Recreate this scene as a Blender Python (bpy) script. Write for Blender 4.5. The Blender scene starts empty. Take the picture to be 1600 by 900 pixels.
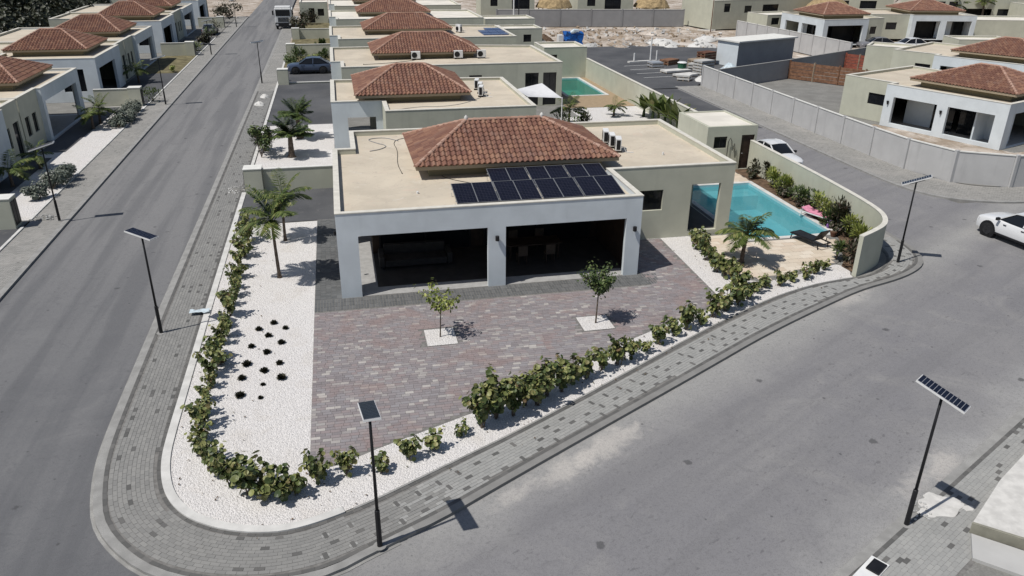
import bpy, bmesh, math, random
from mathutils import Vector, Matrix, noise as mnoise
R = random.Random(7)
rad = math.radians
scene = bpy.context.scene
COL = scene.collection

# ------------------------------------------------------------------ camera, sky, sun, exposure
F_PX, PITCH, ROLL, YAW, CAM_H = 1217.684, 0.429863, 0.0096473, 0.217481, 14.0
fw = Vector((math.sin(YAW)*math.cos(PITCH), math.cos(YAW)*math.cos(PITCH), -math.sin(PITCH)))
r0 = Vector((math.cos(YAW), -math.sin(YAW), 0)); u0 = r0.cross(fw)
rr = math.cos(ROLL)*r0 + math.sin(ROLL)*u0; uu = rr.cross(fw)
cam = bpy.data.cameras.new("camera"); cam_o = bpy.data.objects.new("camera", cam); COL.objects.link(cam_o)
cam.sensor_width = 36; cam.lens = 36*F_PX/1600; cam.clip_end = 3000; cam.clip_start = 0.3
M = Matrix((rr, uu, -fw)).transposed().to_4x4(); M.translation = Vector((0, 0, CAM_H)); cam_o.matrix_world = M
scene.camera = cam_o

SUN_EL, SUN_AZ = rad(60), rad(200)     # the sun stands to the left and a little behind the camera
sun = bpy.data.lights.new("sun", 'SUN'); sun.energy = 4.4; sun.angle = rad(0.5); sun.color = (1.0, 0.965, 0.91)
sun_o = bpy.data.objects.new("sun", sun); COL.objects.link(sun_o)
sd = Vector((math.cos(SUN_AZ)*math.cos(SUN_EL), math.sin(SUN_AZ)*math.cos(SUN_EL), math.sin(SUN_EL)))
sun_o.rotation_euler = sd.to_track_quat('Z', 'Y').to_euler(); sun_o.location = (-20, -10, 60)
w = bpy.data.worlds.new("World"); scene.world = w; w.use_nodes = True
nt = w.node_tree; nt.nodes.clear()
sky = nt.nodes.new('ShaderNodeTexSky'); sky.sky_type = 'NISHITA'; sky.sun_disc = False
sky.sun_elevation = SUN_EL; sky.sun_rotation = math.pi/2 - SUN_AZ
bg = nt.nodes.new('ShaderNodeBackground'); bg.inputs[1].default_value = 0.075
wo = nt.nodes.new('ShaderNodeOutputWorld')
nt.links.new(sky.outputs[0], bg.inputs[0]); nt.links.new(bg.outputs[0], wo.inputs[0])
vs = scene.view_settings; vs.view_transform = 'Standard'; vs.look = 'None'; vs.gamma = 1; vs.exposure = -0.2
vs.use_curve_mapping = False
try:
    scene.cycles.max_bounces = 6; scene.cycles.transparent_max_bounces = 8; scene.cycles.caustics_reflective = False
    scene.cycles.caustics_refractive = False
except Exception: pass

# ------------------------------------------------------------------ materials
class NT:
    def __init__(s, name):
        s.m = bpy.data.materials.new(name); s.m.use_nodes = True; s.t = s.m.node_tree; s.t.nodes.clear()
        s.out = s.n('OutputMaterial'); s.b = s.n('BsdfPrincipled'); s.l(s.b.outputs[0], s.out.inputs[0])
        g = s.n('NewGeometry'); s.pos = g.outputs['Position']; s.isl = g.outputs['Random Per Island']
        s.obr = None
    def n(s, t): return s.t.nodes.new('ShaderNode'+t)
    def l(s, a, b): s.t.links.new(a, b)
    def put(s, v, sock):
        if hasattr(v, 'is_output'): s.l(v, sock)
        else: sock.default_value = v
    def math(s, op, a, b=0.0, c=None, clamp=False):
        k = s.n('Math'); k.operation = op; k.use_clamp = clamp
        s.put(a, k.inputs[0]); s.put(b, k.inputs[1])
        if c is not None: s.put(c, k.inputs[2])
        return k.outputs[0]
    def noise(s, scale, detail=3, vec=None, rough=0.55, stretch=None, dist=0.0):
        k = s.n('TexNoise'); k.inputs['Scale'].default_value = scale; k.inputs['Detail'].default_value = detail
        k.inputs['Roughness'].default_value = rough; k.inputs['Distortion'].default_value = dist
        v = vec or s.pos
        if stretch:
            if len(stretch) > 3: mr = s.n('Mapping'); mr.inputs['Rotation'].default_value = (0, 0, stretch[3]); s.l(v, mr.inputs[0]); v = mr.outputs[0]
            mp = s.n('Mapping'); mp.inputs['Scale'].default_value = stretch[:3]; s.l(v, mp.inputs[0]); v = mp.outputs[0]
        s.l(v, k.inputs['Vector']); return k.outputs[0]
    def ramp(s, f, lo, hi, a=0.0, b=1.0, smooth=True):
        k = s.n('MapRange'); k.interpolation_type = 'SMOOTHSTEP' if smooth else 'LINEAR'
        s.put(f, k.inputs[0]); k.inputs[1].default_value = lo; k.inputs[2].default_value = hi
        k.inputs[3].default_value = a; k.inputs[4].default_value = b; return k.outputs[0]
    def mix(s, f, a, b, mode='MIX'):
        k = s.n('Mix'); k.data_type = 'RGBA'; k.blend_type = mode; s.put(f, k.inputs[0])
        for v, i in ((a, 6), (b, 7)):
            if hasattr(v, 'is_output'): s.l(v, k.inputs[i])
            else: k.inputs[i].default_value = (*v, 1) if len(v) == 3 else v
        return k.outputs[2]
    def colramp(s, f, stops, const=False):
        k = s.n('ValToRGB'); k.color_ramp.interpolation = 'CONSTANT' if const else 'LINEAR'
        el = k.color_ramp.elements
        while len(el) < len(stops): el.new(0.5)
        for e, (p, c) in zip(el, stops): e.position = p; e.color = (*c, 1)
        s.put(f, k.inputs[0]); return k.outputs[0]
    def rnd(s):
        "random number of the single piece, whether it is an object or an island of a joined mesh"
        o = s.n('ObjectInfo').outputs['Random']
        return s.math('FRACT', s.math('ADD', o, s.isl))
    def xyz(s):
        k = s.n('SeparateXYZ'); s.l(s.pos, k.inputs[0]); return k.outputs
    def bump(s, h, strength=0.3, dist=0.02):
        k = s.n('Bump'); k.inputs['Strength'].default_value = strength; k.inputs['Distance'].default_value = dist
        s.l(h, k.inputs['Height']); s.l(k.outputs[0], s.b.inputs['Normal'])
    def col(s, c): s.put(c if hasattr(c, 'is_output') else (*c, 1), s.b.inputs['Base Color'])
    def rough(s, r): s.put(r, s.b.inputs['Roughness'])
    def spec(s, v): s.b.inputs['Specular IOR Level'].default_value = v

def scl(c, k): return tuple(min(1, x*k) for x in c)
def basic(name, c, var=0.12, scale=1.5, rough=0.8, bump=0.0, bscale=40, spec=0.3, metal=0.0, fine=0.0):
    n = NT(name)
    k = n.mix(n.ramp(n.noise(scale, 4), 0.3, 0.7), scl(c, 1-var), scl(c, 1+var))
    if fine: k = n.mix(n.ramp(n.noise(bscale, 2), 0.35, 0.65), k, scl(c, 1-fine), 'MIX')
    n.col(k); n.rough(rough); n.spec(spec); n.b.inputs['Metallic'].default_value = metal
    if bump: n.bump(n.noise(bscale, 3), bump, 0.01)
    return n.m
MT = {}
def wallmat(name, c, streak=0.06):
    n = NT(name)
    k = n.mix(n.ramp(n.noise(0.9, 5), 0.3, 0.75), scl(c, 0.93), scl(c, 1.05))
    st = n.ramp(n.noise(2.2, 4, stretch=(1, 1, 0.12)), 0.52, 0.8, 0, streak*3)
    k = n.mix(st, k, scl(c, 0.72))
    sp = n.ramp(n.noise(7, 5), 0.68, 0.8, 0, 0.25); k = n.mix(sp, k, scl(c, 0.6))
    n.col(k); n.rough(0.85); n.spec(0.2); n.bump(n.noise(60, 3), 0.15, 0.006)
    return n.m
MT['white'] = wallmat('white_plaster', (0.645, 0.69, 0.715), 0.08)
MT['beige'] = wallmat('beige_plaster', (0.50, 0.50, 0.41), 0.11)
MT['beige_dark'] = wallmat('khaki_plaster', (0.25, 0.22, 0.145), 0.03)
MT['fascia'] = wallmat('fascia_paint', (0.34, 0.28, 0.20), 0.04)
MT['grey_wall'] = wallmat('grey_block', (0.30, 0.30, 0.305))
MT['concrete'] = wallmat('raw_concrete', (0.46, 0.455, 0.44), 0.1)
MT['kerb'] = basic('kerb_concrete', (0.31, 0.305, 0.292), 0.25, 2.0, 0.9, 0.3, 50, fine=0.15)
MT['front_kerb'] = basic('dusty_front_kerb', (0.235, 0.23, 0.22), 0.15, 2.0, 0.9, 0.3, 50, fine=0.1)
MT['white_kerb'] = basic('white_kerb', (0.59, 0.58, 0.555), 0.12, 2.0, 0.85, 0.2, 60)
MT['cap_cream'] = basic('cream_capping', (0.62, 0.595, 0.53), 0.08, 3, 0.85, 0.1, 40)
MT['capping'] = basic('white_capping', (0.70, 0.69, 0.65), 0.06, 3, 0.8, 0.1, 40)

def deck_mat():
    n = NT('cream_roof_coat'); c = (0.575, 0.505, 0.40)
    k = n.mix(n.ramp(n.noise(0.35, 5, dist=0.6), 0.3, 0.7), scl(c, 0.86), scl(c, 1.06))
    k = n.mix(n.ramp(n.noise(1.6, 5, dist=1.5), 0.55, 0.75, 0, 0.4), k, (0.62, 0.47, 0.38))
    k = n.mix(n.ramp(n.noise(0.8, 6, dist=2.0), 0.60, 0.72, 0, 0.5), k, (0.40, 0.34, 0.27))
    k = n.mix(n.ramp(n.math('ABSOLUTE', n.math('SUBTRACT', n.noise(0.45, 3, dist=2.5), 0.5)), 0.0, 0.012, 0.4, 0), k, (0.40, 0.34, 0.28))
    k = n.mix(n.ramp(n.noise(2.4, 4, dist=1.0), 0.58, 0.75, 0, 0.4), k, (0.66, 0.63, 0.56))
    n.col(k); n.rough(0.85); n.bump(n.noise(25, 4), 0.15, 0.01); return n.m
MT['deck'] = deck_mat()
MT['deck_white'] = basic('pale_roof_coat', (0.70, 0.66, 0.585), 0.1, 0.5, 0.85, 0.1, 25)

def road_mat():
    n = NT('dusty_asphalt'); x, y, z = n.xyz()
    big = n.noise(0.12, 4, dist=0.8); mid = n.noise(0.6, 5, dist=0.8); fine = n.noise(9, 4); grit = n.noise(45, 2)
    left = n.ramp(x, -6, 3)                                       # 0 on the older street, 1 on the front road
    older = n.mix(n.ramp(y, 18, 48), (0.138, 0.139, 0.145), (0.222, 0.219, 0.218)); c = n.mix(left, older, (0.212, 0.208, 0.215)); dc = n.mix(left, (0.20, 0.199, 0.20), (0.275, 0.268, 0.262))
    c = n.mix(n.ramp(big, 0.35, 0.65, 0, 0.35), c, dc)
    c = n.mix(n.ramp(mid, 0.45, 0.75, 0, 0.4), c, dc)
    c = n.mix(n.ramp(n.noise(0.28, 6, rough=.65, dist=1.5), 0.52, 0.72, 0, 0.5), c, n.mix(left, (0.225, 0.222, 0.22), (0.30, 0.292, 0.28)))
    c = n.mix(n.ramp(n.noise(0.9, 6, rough=.65, dist=2.0), 0.56, 0.72, 0, 0.3), c, n.mix(left, (0.09, 0.092, 0.10), (0.13, 0.128, 0.134)))
    # long streaks left by tyres: along the street, and along the front road
    s1 = n.noise(1.0, 4, stretch=(1.1, 0.05, 1)); s2 = n.noise(1.0, 4, stretch=(0.06, 1.0, 1, -0.49), dist=0.4)
    st = n.math('MULTIPLY', n.ramp(s1, 0.42, 0.62), n.math('SUBTRACT', 1.0, left))
    st2 = n.math('MULTIPLY', n.ramp(s2, 0.45, 0.65), left)
    c = n.mix(n.math('MULTIPLY', st, 0.42), c, (0.09, 0.092, 0.10)); c = n.mix(n.math('MULTIPLY', st2, 0.38), c, (0.165, 0.162, 0.168))
    fl = n.ramp(n.noise(7, 3, stretch=(0.6, 1.3, 1, -0.49)), 0.60, 0.70, 0, 1); fl = n.math('MULTIPLY', fl, n.ramp(n.noise(0.35, 3), 0.42, 0.6, 0.05, 0.55)); c = n.mix(fl, c, (0.105, 0.103, 0.108))
    # pale dust that gathers towards the kerb of the front road
    v = n.math('ADD', n.math('MULTIPLY', x, 0.474), n.math('MULTIPLY', y, -0.8805))    # metres out from the kerb line + const
    e = n.math('ABSOLUTE', n.math('ADD', v, 13.45)); e = n.math('ADD', e, n.math('MULTIPLY', n.noise(0.5, 4), 2.2))
    dust = n.math('MULTIPLY', n.ramp(e, 0.6, 3.2, 0.75, 0.0), n.ramp(x, -5, 2))
    c = n.mix(dust, c, (0.36, 0.353, 0.335))
    e2 = n.math('ADD', n.math('ABSOLUTE', n.math('ADD', v, 5.2)), n.math('MULTIPLY', n.noise(0.6, 4), 2.5))
    c = n.mix(n.math('MULTIPLY', n.ramp(e2, 0.6, 3.4, 0.75, 0), n.ramp(x, 4, 10)), c, (0.40, 0.395, 0.38))
    # dried cement spilt at the kerb
    for (px, py, a, lx, ly, amt) in ((7.0, 18.35, 0.49, 1.5, 0.5, 0.9), (5.35, 17.35, 0.49, 1.1, 0.42, 0.75), (3.9, 16.75, 0.49, 0.9, 0.3, 0.6),
                                     (16.6, 15.6, 0.5, 0.9, 0.4, 0.8), (15.0, 14.9, 0.5, 0.9, 0.35, 0.5), (20.6, 26.2, 0.49, 1.2, 0.4, 0.6)):
        mp = n.n('Mapping'); mp.vector_type = 'TEXTURE'; mp.inputs['Location'].default_value = (px, py, -0.1)
        mp.inputs['Rotation'].default_value = (0, 0, a); mp.inputs['Scale'].default_value = (lx, ly, 1)
        n.l(n.pos, mp.inputs[0]); ln = n.n('VectorMath'); ln.operation = 'LENGTH'; n.l(mp.outputs[0], ln.inputs[0])
        d = n.math('ADD', ln.outputs['Value'], n.math('MULTIPLY', n.math('SUBTRACT', n.noise(1.6, 5, dist=1), 0.5), 2.4))
        c = n.mix(n.ramp(d, 0.25, 1.45, amt*.85, 0), c, (0.50, 0.47, 0.435))
    c = n.mix(n.ramp(fine, 0.45, 0.75, 0, 0.22), c, (0.11, 0.11, 0.115))
    c = n.mix(n.ramp(grit, 0.5, 0.72, 0, 0.5), c, (0.085, 0.085, 0.09))
    c = n.mix(n.ramp(n.noise(70, 2), 0.62, 0.75, 0, 0.45), c, (0.42, 0.41, 0.39))
    # oil spots and patches of tar
    for sc, lo, hi in ((0.55, 0.045, 0.085), (1.3, 0.03, 0.07)):
        vo = n.n('TexVoronoi'); vo.inputs['Scale'].default_value = sc; n.l(n.pos, vo.inputs['Vector'])
        d = n.math('ADD', vo.outputs['Distance'], n.math('MULTIPLY', n.math('SUBTRACT', n.noise(5, 3), 0.5), 0.16))
        c = n.mix(n.ramp(d, lo, hi, 0.65, 0), c, (0.06, 0.06, 0.062))
    wv = n.noise(0.35, 8, rough=0.7, dist=1.2)
    crack = n.math('ABSOLUTE', n.math('SUBTRACT', wv, 0.5)); c = n.mix(n.ramp(crack, 0.0, 0.0035, 0.25, 0), c, (0.08, 0.08, 0.08))
    n.col(c); n.rough(0.88); n.spec(0.25); n.bump(n.noise(80, 3), 0.35, 0.01); return n.m
MT['road'] = road_mat()
def dark_asphalt():
    n = NT('dark_asphalt'); c = n.mix(n.ramp(n.noise(0.3, 5), 0.3, 0.7), (0.062, 0.064, 0.07), (0.098, 0.099, 0.104))
    c = n.mix(n.ramp(n.noise(2, 5, dist=1), 0.58, 0.75, 0, 0.4), c, (0.17, 0.165, 0.16))
    c = n.mix(n.ramp(n.noise(50, 2), 0.5, 0.7, 0, 0.4), c, (0.04, 0.04, 0.042)); n.col(c); n.rough(0.9); n.bump(n.noise(70, 2), 0.3, 0.01); return n.m
MT['dark_asphalt'] = dark_asphalt()
def gravel(name, c, c2):
    n = NT(name)
    vo = n.n('TexVoronoi'); vo.inputs['Scale'].default_value = 26; n.l(n.pos, vo.inputs['Vector'])
    v2 = n.n('TexVoronoi'); v2.inputs['Scale'].default_value = 15; n.l(n.pos, v2.inputs['Vector'])
    sp = n.n('SeparateColor'); n.l(vo.outputs['Color'], sp.inputs[0])
    k = n.mix(sp.outputs[0], scl(c, 0.86), scl(c, 1.08))
    k = n.mix(n.ramp(n.noise(0.8, 5, dist=0.8), 0.5, 0.72, 0, 0.5), k, c2)
    k = n.mix(n.ramp(n.noise(6, 4), 0.62, 0.72, 0, 0.35), k, scl(c2, 0.7))
    k = n.mix(n.ramp(vo.outputs['Distance'], 0.55, 0.9, 0, 0.35), k, scl(c, 0.45))
    n.col(k); n.rough(0.95); n.spec(0.1)
    h = n.math('ADD', n.math('MULTIPLY', vo.outputs['Distance'], -1), n.math('MULTIPLY', v2.outputs['Distance'], -0.8)); n.bump(h, 0.75, 0.03); return n.m
MT['gravel'] = gravel('white_gravel', (0.70, 0.675, 0.655), (0.60, 0.56, 0.515))
def dirt():
    n = NT('sandy_dirt'); c = n.mix(n.ramp(n.noise(0.25, 6, dist=1), 0.35, 0.65), (0.30, 0.235, 0.175), (0.52, 0.455, 0.39))
    c = n.mix(n.ramp(n.noise(0.9, 6, dist=1.2), 0.52, 0.68, 0, 0.8), c, (0.19, 0.145, 0.095))
    c = n.mix(n.ramp(n.noise(0.16, 5, dist=1.5), 0.54, 0.66, 0, 0.85), c, (0.66, 0.60, 0.54))
    c = n.mix(n.ramp(n.noise(3, 4), 0.6, 0.72, 0, 0.5), c, (0.68, 0.64, 0.58)); n.col(c); n.rough(0.95); n.bump(n.noise(2.5, 6), 0.8, 0.25); return n.m
MT['dirt'] = dirt()
MT['soil'] = basic('brown_soil', (0.13, 0.088, 0.06), 0.35, 3, 0.95, 0.9, 18, 0.1)
MT['lawn'] = basic('dry_lawn', (0.165, 0.145, 0.085), 0.35, 1.2, 0.95, 0.6, 30, 0.1)
MT['grey_ground'] = basic('grey_crushed_stone', (0.24, 0.235, 0.22), 0.2, 0.8, 0.95, 0.6, 20, 0.1, fine=0.2)

def paver_mat(name, stops, patch=None, rough=0.85):
    n = NT(name); c = n.colramp(n.rnd(), stops, const=False)
    c = n.mix(n.ramp(n.noise(0.8, 4, dist=1), 0.4, 0.7, 0, 0.3), c, scl(stops[len(stops)//2][1], 0.75))
    if patch: c = n.mix(n.ramp(n.noise(0.42, 3, dist=1.5), 0.48, 0.68, 0, 0.55), c, patch)
    c = n.mix(n.ramp(n.noise(30, 3), 0.45, 0.75, 0, 0.25), c, scl(stops[0][1], 0.7))
    n.col(c); n.rough(rough); n.spec(0.25); n.bump(n.noise(60, 3), 0.25, 0.006); return n.m
MT['drive'] = paver_mat('mixed_driveway_paver', [(0, (0.22, 0.202, 0.207)), (0.25, (0.258, 0.232, 0.236)), (0.5, (0.278, 0.264, 0.272)), (0.72, (0.28, 0.232, 0.23)),
                        (0.88, (0.32, 0.302, 0.295)), (0.97, (0.41, 0.385, 0.36)), (1, (0.48, 0.45, 0.42))], (0.28, 0.2, 0.185))
MT['pave'] = paver_mat('pavement_paver', [(0, (0.225, 0.222, 0.213)), (0.5, (0.25, 0.246, 0.235)), (1, (0.275, 0.27, 0.256))])
MT['pave_front'] = paver_mat('front_pavement_paver', [(0, (0.305, 0.304, 0.292)), (0.5, (0.328, 0.326, 0.313)), (1, (0.352, 0.348, 0.332))])
MT['dark_pave'] = paver_mat('dark_paver', [(0, (0.105, 0.104, 0.10)), (0.6, (0.135, 0.132, 0.127)), (1, (0.165, 0.16, 0.152))])
MT['strip_pave'] = paver_mat('charcoal_paver', [(0, (0.105, 0.109, 0.11)), (0.5, (0.128, 0.131, 0.132)), (1, (0.158, 0.16, 0.16))])
MT['joint'] = basic('sand_joint', (0.185, 0.178, 0.168), 0.2, 6, 0.95)
MT['travertine'] = paver_mat('travertine', [(0, (0.56, 0.47, 0.365)), (0.4, (0.68, 0.60, 0.49)), (0.75, (0.72, 0.645, 0.545)), (1, (0.60, 0.475, 0.36))], (0.62, 0.5, 0.39), 0.7)
def far_pave():
    n = NT('far_pavement'); br = n.n('TexBrick'); n.l(n.pos, br.inputs['Vector']); br.inputs['Scale'].default_value = 1
    br.inputs['Brick Width'].default_value = 0.2; br.inputs['Row Height'].default_value = 0.1; br.inputs['Mortar Size'].default_value = 0.006
    br.inputs['Color1'].default_value = (0.24, 0.235, 0.22, 1); br.inputs['Color2'].default_value = (0.32, 0.31, 0.29, 1); br.inputs['Mortar'].default_value = (0.12, 0.115, 0.11, 1)
    vo = n.n('TexVoronoi'); vo.inputs['Scale'].default_value = 1.9; n.l(n.pos, vo.inputs['Vector']); vo.distance = 'CHEBYCHEV'
    c = n.mix(n.ramp(vo.outputs['Distance'], 0.1, 0.13, 0.8, 0), br.outputs[0], (0.13, 0.125, 0.12))
    c = n.mix(n.ramp(n.noise(0.5, 5), 0.45, 0.7, 0, 0.4), c, (0.38, 0.36, 0.335)); n.col(c); n.rough(0.9); return n.m
MT['far_pave'] = far_pave()
def tile_mat():
    n = NT('terracotta_tile')
    c = n.colramp(n.rnd(), [(0, (0.165, 0.082, 0.062)), (0.35, (0.205, 0.105, 0.077)), (0.7, (0.245, 0.128, 0.088)), (0.9, (0.29, 0.165, 0.112)), (1, (0.21, 0.122, 0.098))])
    c = n.mix(n.ramp(n.noise(0.8, 4, dist=1), 0.42, 0.72, 0, 0.4), c, (0.20, 0.122, 0.097))
    c = n.mix(n.ramp(n.noise(12, 4), 0.5, 0.75, 0, 0.3), c, (0.14, 0.07, 0.05)); n.col(c); n.rough(0.8); n.spec(0.2); n.bump(n.noise(50, 3), 0.2, 0.008); return n.m
MT['tile'] = tile_mat()
MT['tile_base'] = basic('roof_underlay', (0.13, 0.062, 0.042), 0.2, 2, 0.9)
MT['ridge'] = paver_mat('ridge_tile', [(0, (0.33, 0.19, 0.14)), (0.5, (0.40, 0.245, 0.185)), (1, (0.45, 0.30, 0.235))])
def cell_mat():
    n = NT('solar_cells'); tc = n.n('TexCoord'); br = n.n('TexBrick'); n.l(tc.outputs['UV'], br.inputs['Vector'])
    br.offset = 0; br.inputs['Scale'].default_value = 1; br.inputs['Brick Width'].default_value = 1/6; br.inputs['Row Height'].default_value = 1/12
    br.inputs['Mortar Size'].default_value = 0.0055; br.inputs['Color1'].default_value = (0.006, 0.007, 0.014, 1); br.inputs['Color2'].default_value = (0.009, 0.01, 0.02, 1)
    br.inputs['Mortar'].default_value = (0.035, 0.035, 0.048, 1); n.col(br.outputs[0]); n.rough(0.25); n.spec(0.1); return n.m
MT['cells'] = cell_mat()
MT['alu'] = basic('aluminium', (0.62, 0.63, 0.65), 0.08, 4, 0.4, metal=0.6)
MT['white_paint'] = basic('white_paint', (0.72, 0.72, 0.71), 0.06, 3, 0.5)
MT['black_metal'] = basic('black_metal', (0.014, 0.014, 0.016), 0.3, 3, 0.45)
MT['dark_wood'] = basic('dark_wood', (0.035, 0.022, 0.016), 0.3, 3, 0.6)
MT['black_void'] = basic('dark_interior', (0.02, 0.019, 0.018), 0.3, 1, 0.8)  # near-black colour stands for the shade inside open bays
def glass():
    n = NT('dark_glass'); n.col(n.mix(n.noise(0.7, 2), (0.006, 0.007, 0.009), (0.018, 0.02, 0.024))); n.rough(0.08); n.spec(0.35); return n.m
MT['glass'] = glass()
def water(name, deep, tint):
    n = NT(name); n.col(deep); n.rough(0.03); n.spec(0.5)
    h = n.math('ADD', n.noise(5.5, 3, dist=0.6), n.math('MULTIPLY', n.noise(1.6, 2), 1.6)); n.bump(h, 0.12, 0.03)
    tr = n.n('BsdfTransparent'); tr.inputs[0].default_value = (*tint, 1); mx = n.n('MixShader'); mx.inputs[0].default_value = 0.42
    n.l(tr.outputs[0], mx.inputs[1]); n.l(n.b.outputs[0], mx.inputs[2]); n.l(mx.outputs[0], n.out.inputs[0]); return n.m
MT['water'] = water('pool_water', (0.13, 0.45, 0.51), (0.62, 0.87, 0.88))
MT['water_green'] = water('green_pool_water', (0.05, 0.20, 0.15), (0.35, 0.75, 0.62))
MT['basin'] = basic('pool_plaster', (0.36, 0.57, 0.61), 0.08, 1.2, 0.7)
def leaf(name, stops, trans=0.12):
    n = NT(name); c = n.colramp(n.rnd(), stops); c = n.mix(n.ramp(n.noise(1.2, 3), 0.35, 0.7, 0, 0.35), c, scl(stops[0][1], 0.8))
    n.col(c); n.rough(0.5); n.spec(0.4)
    try: n.b.inputs['Transmission Weight'].default_value = 0.0
    except Exception: pass
    tl = n.n('BsdfTranslucent'); n.l(c, tl.inputs[0]); mx = n.n('MixShader'); mx.inputs[0].default_value = trans
    n.l(n.b.outputs[0], mx.inputs[1]); n.l(tl.outputs[0], mx.inputs[2]); n.l(mx.outputs[0], n.out.inputs[0]); return n.m
MT['grape_leaf'] = leaf('sea_grape_leaf', [(0, (0.04, 0.064, 0.02)), (0.3, (0.09, 0.122, 0.038)), (0.6, (0.20, 0.22, 0.07)), (0.85, (0.34, 0.34, 0.13)), (0.97, (0.22, 0.19, 0.08)), (1, (0.13, 0.075, 0.04))])
MT['leaf_mid'] = leaf('green_leaf', [(0, (0.035, 0.06, 0.018)), (0.5, (0.07, 0.11, 0.03)), (1, (0.16, 0.19, 0.06))])
MT['leaf_lime'] = leaf('lime_leaf', [(0, (0.11, 0.15, 0.035)), (0.5, (0.25, 0.29, 0.065)), (1, (0.42, 0.43, 0.13))])
MT['leaf_dark'] = leaf('dark_leaf', [(0, (0.022, 0.025, 0.014)), (0.5, (0.045, 0.05, 0.02)), (0.85, (0.075, 0.06, 0.035)), (1, (0.11, 0.06, 0.05))])
MT['leaf_palm'] = leaf('palm_leaf', [(0, (0.045, 0.068, 0.018)), (0.5, (0.10, 0.14, 0.034)), (0.85, (0.18, 0.21, 0.06)), (1, (0.28, 0.26, 0.10))])
MT['leaf_grey'] = leaf('grey_green_leaf', [(0, (0.075, 0.092, 0.072)), (0.5, (0.15, 0.175, 0.14)), (1, (0.27, 0.29, 0.24))])
MT['leaf_agave'] = leaf('dark_rosette_leaf', [(0, (0.018, 0.02, 0.013)), (0.6, (0.038, 0.04, 0.024)), (1, (0.08, 0.07, 0.045))], 0.03)
MT['leaf_wood'] = leaf('woodland_leaf', [(0, (0.014, 0.018, 0.010)), (0.6, (0.028, 0.033, 0.016)), (1, (0.055, 0.06, 0.03))], 0.05)
MT['bark'] = basic('bark', (0.15, 0.12, 0.092), 0.35, 8, 0.9, 0.6, 30)
MT['palm_bark'] = basic('palm_bark', (0.13, 0.10, 0.078), 0.4, 10, 0.9, 0.7, 25)
MT['thatch'] = basic('straw_thatch', (0.42, 0.31, 0.17), 0.4, 2.5, 0.95, 1.0, 14, fine=0.4)
MT['brown_board'] = basic('brown_board', (0.20, 0.105, 0.062), 0.3, 4, 0.8, 0.3, 20)
MT['red_board'] = basic('red_board', (0.25, 0.075, 0.05), 0.25, 4, 0.8)
MT['precast'] = wallmat('precast_concrete', (0.48, 0.475, 0.47), 0.16)
MT['blue'] = basic('blue_plastic', (0.012, 0.10, 0.36), 0.3, 4, 0.4)
MT['pale_blue'] = basic('pale_blue_plastic', (0.52, 0.60, 0.645), 0.2, 4, 0.6)
MT['pink'] = basic('pink_fabric', (0.70, 0.28, 0.40), 0.12, 6, 0.85)
MT['purple'] = basic('purple_fabric', (0.22, 0.10, 0.32), 0.2, 6, 0.85)
MT['sail'] = basic('white_canvas', (0.62, 0.62, 0.63), 0.05, 2, 0.8)
MT['sofa'] = basic('charcoal_fabric', (0.03, 0.028, 0.028), 0.2, 4, 0.9)
MT['sand'] = basic('spilled_sand', (0.58, 0.565, 0.535), 0.12, 3, 0.95, 0.4, 30)
MT['olive'] = basic('olive_edge', (0.27, 0.26, 0.21), 0.15, 3, 0.85)
MT['lamp_back'] = basic('lamp_backing', (0.30, 0.31, 0.34), 0.05, 3, 0.4)
MT['chair'] = basic('brown_chair', (0.055, 0.04, 0.03), 0.2, 5, 0.7)
MT['panel_frame'] = basic('grey_panel_frame', (0.16, 0.165, 0.175), 0.1, 5, 0.4)
MT['wood'] = basic('timber', (0.30, 0.235, 0.17), 0.3, 3, 0.85, 0.3, 25)
MT['rust'] = basic('rusty_brown', (0.12, 0.055, 0.035), 0.4, 3, 0.85, 0.4, 20)
MT['shade_toned_floor'] = basic('shade_toned_floor', (0.05, 0.047, 0.045), 0.2, 2, 0.6)  # floor darkened so the porch shade is in its colour
MT['plain_and_sunlit_floor'] = basic('plain_and_sunlit_slab', (0.36, 0.355, 0.345), 0.1, 3, 0.8)  # plain floor elsewhere; on the main porch it paints the sunlit strips
MT['line'] = basic('road_paint', (0.55, 0.55, 0.54), 0.2, 3, 0.8, fine=0.15)
MT['tyre'] = basic('tyre_rubber', (0.016, 0.016, 0.017), 0.2, 8, 0.85)
MT['rim'] = basic('dark_rim', (0.06, 0.06, 0.065), 0.15, 8, 0.35, metal=0.7)
MT['light_glass'] = basic('lamp_lens', (0.55, 0.55, 0.56), 0.1, 8, 0.15)
MT['red_lens'] = basic('red_lens', (0.30, 0.01, 0.01), 0.1, 8, 0.2)
def carpaint(name, c):
    n = NT(name); n.col(n.mix(n.noise(3, 3), scl(c, 0.95), scl(c, 1.03))); n.rough(0.28); n.spec(0.5)
    try: n.b.inputs['Coat Weight'].default_value = 0.6; n.b.inputs['Coat Roughness'].default_value = 0.06
    except Exception: pass
    return n.m
MT['car_white'] = carpaint('white_car_paint', (0.74, 0.745, 0.75)); MT['car_blue'] = carpaint('slate_blue_car_paint', (0.055, 0.075, 0.125)); MT['car_grey'] = carpaint('grey_car_paint', (0.2, 0.2, 0.21))
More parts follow.
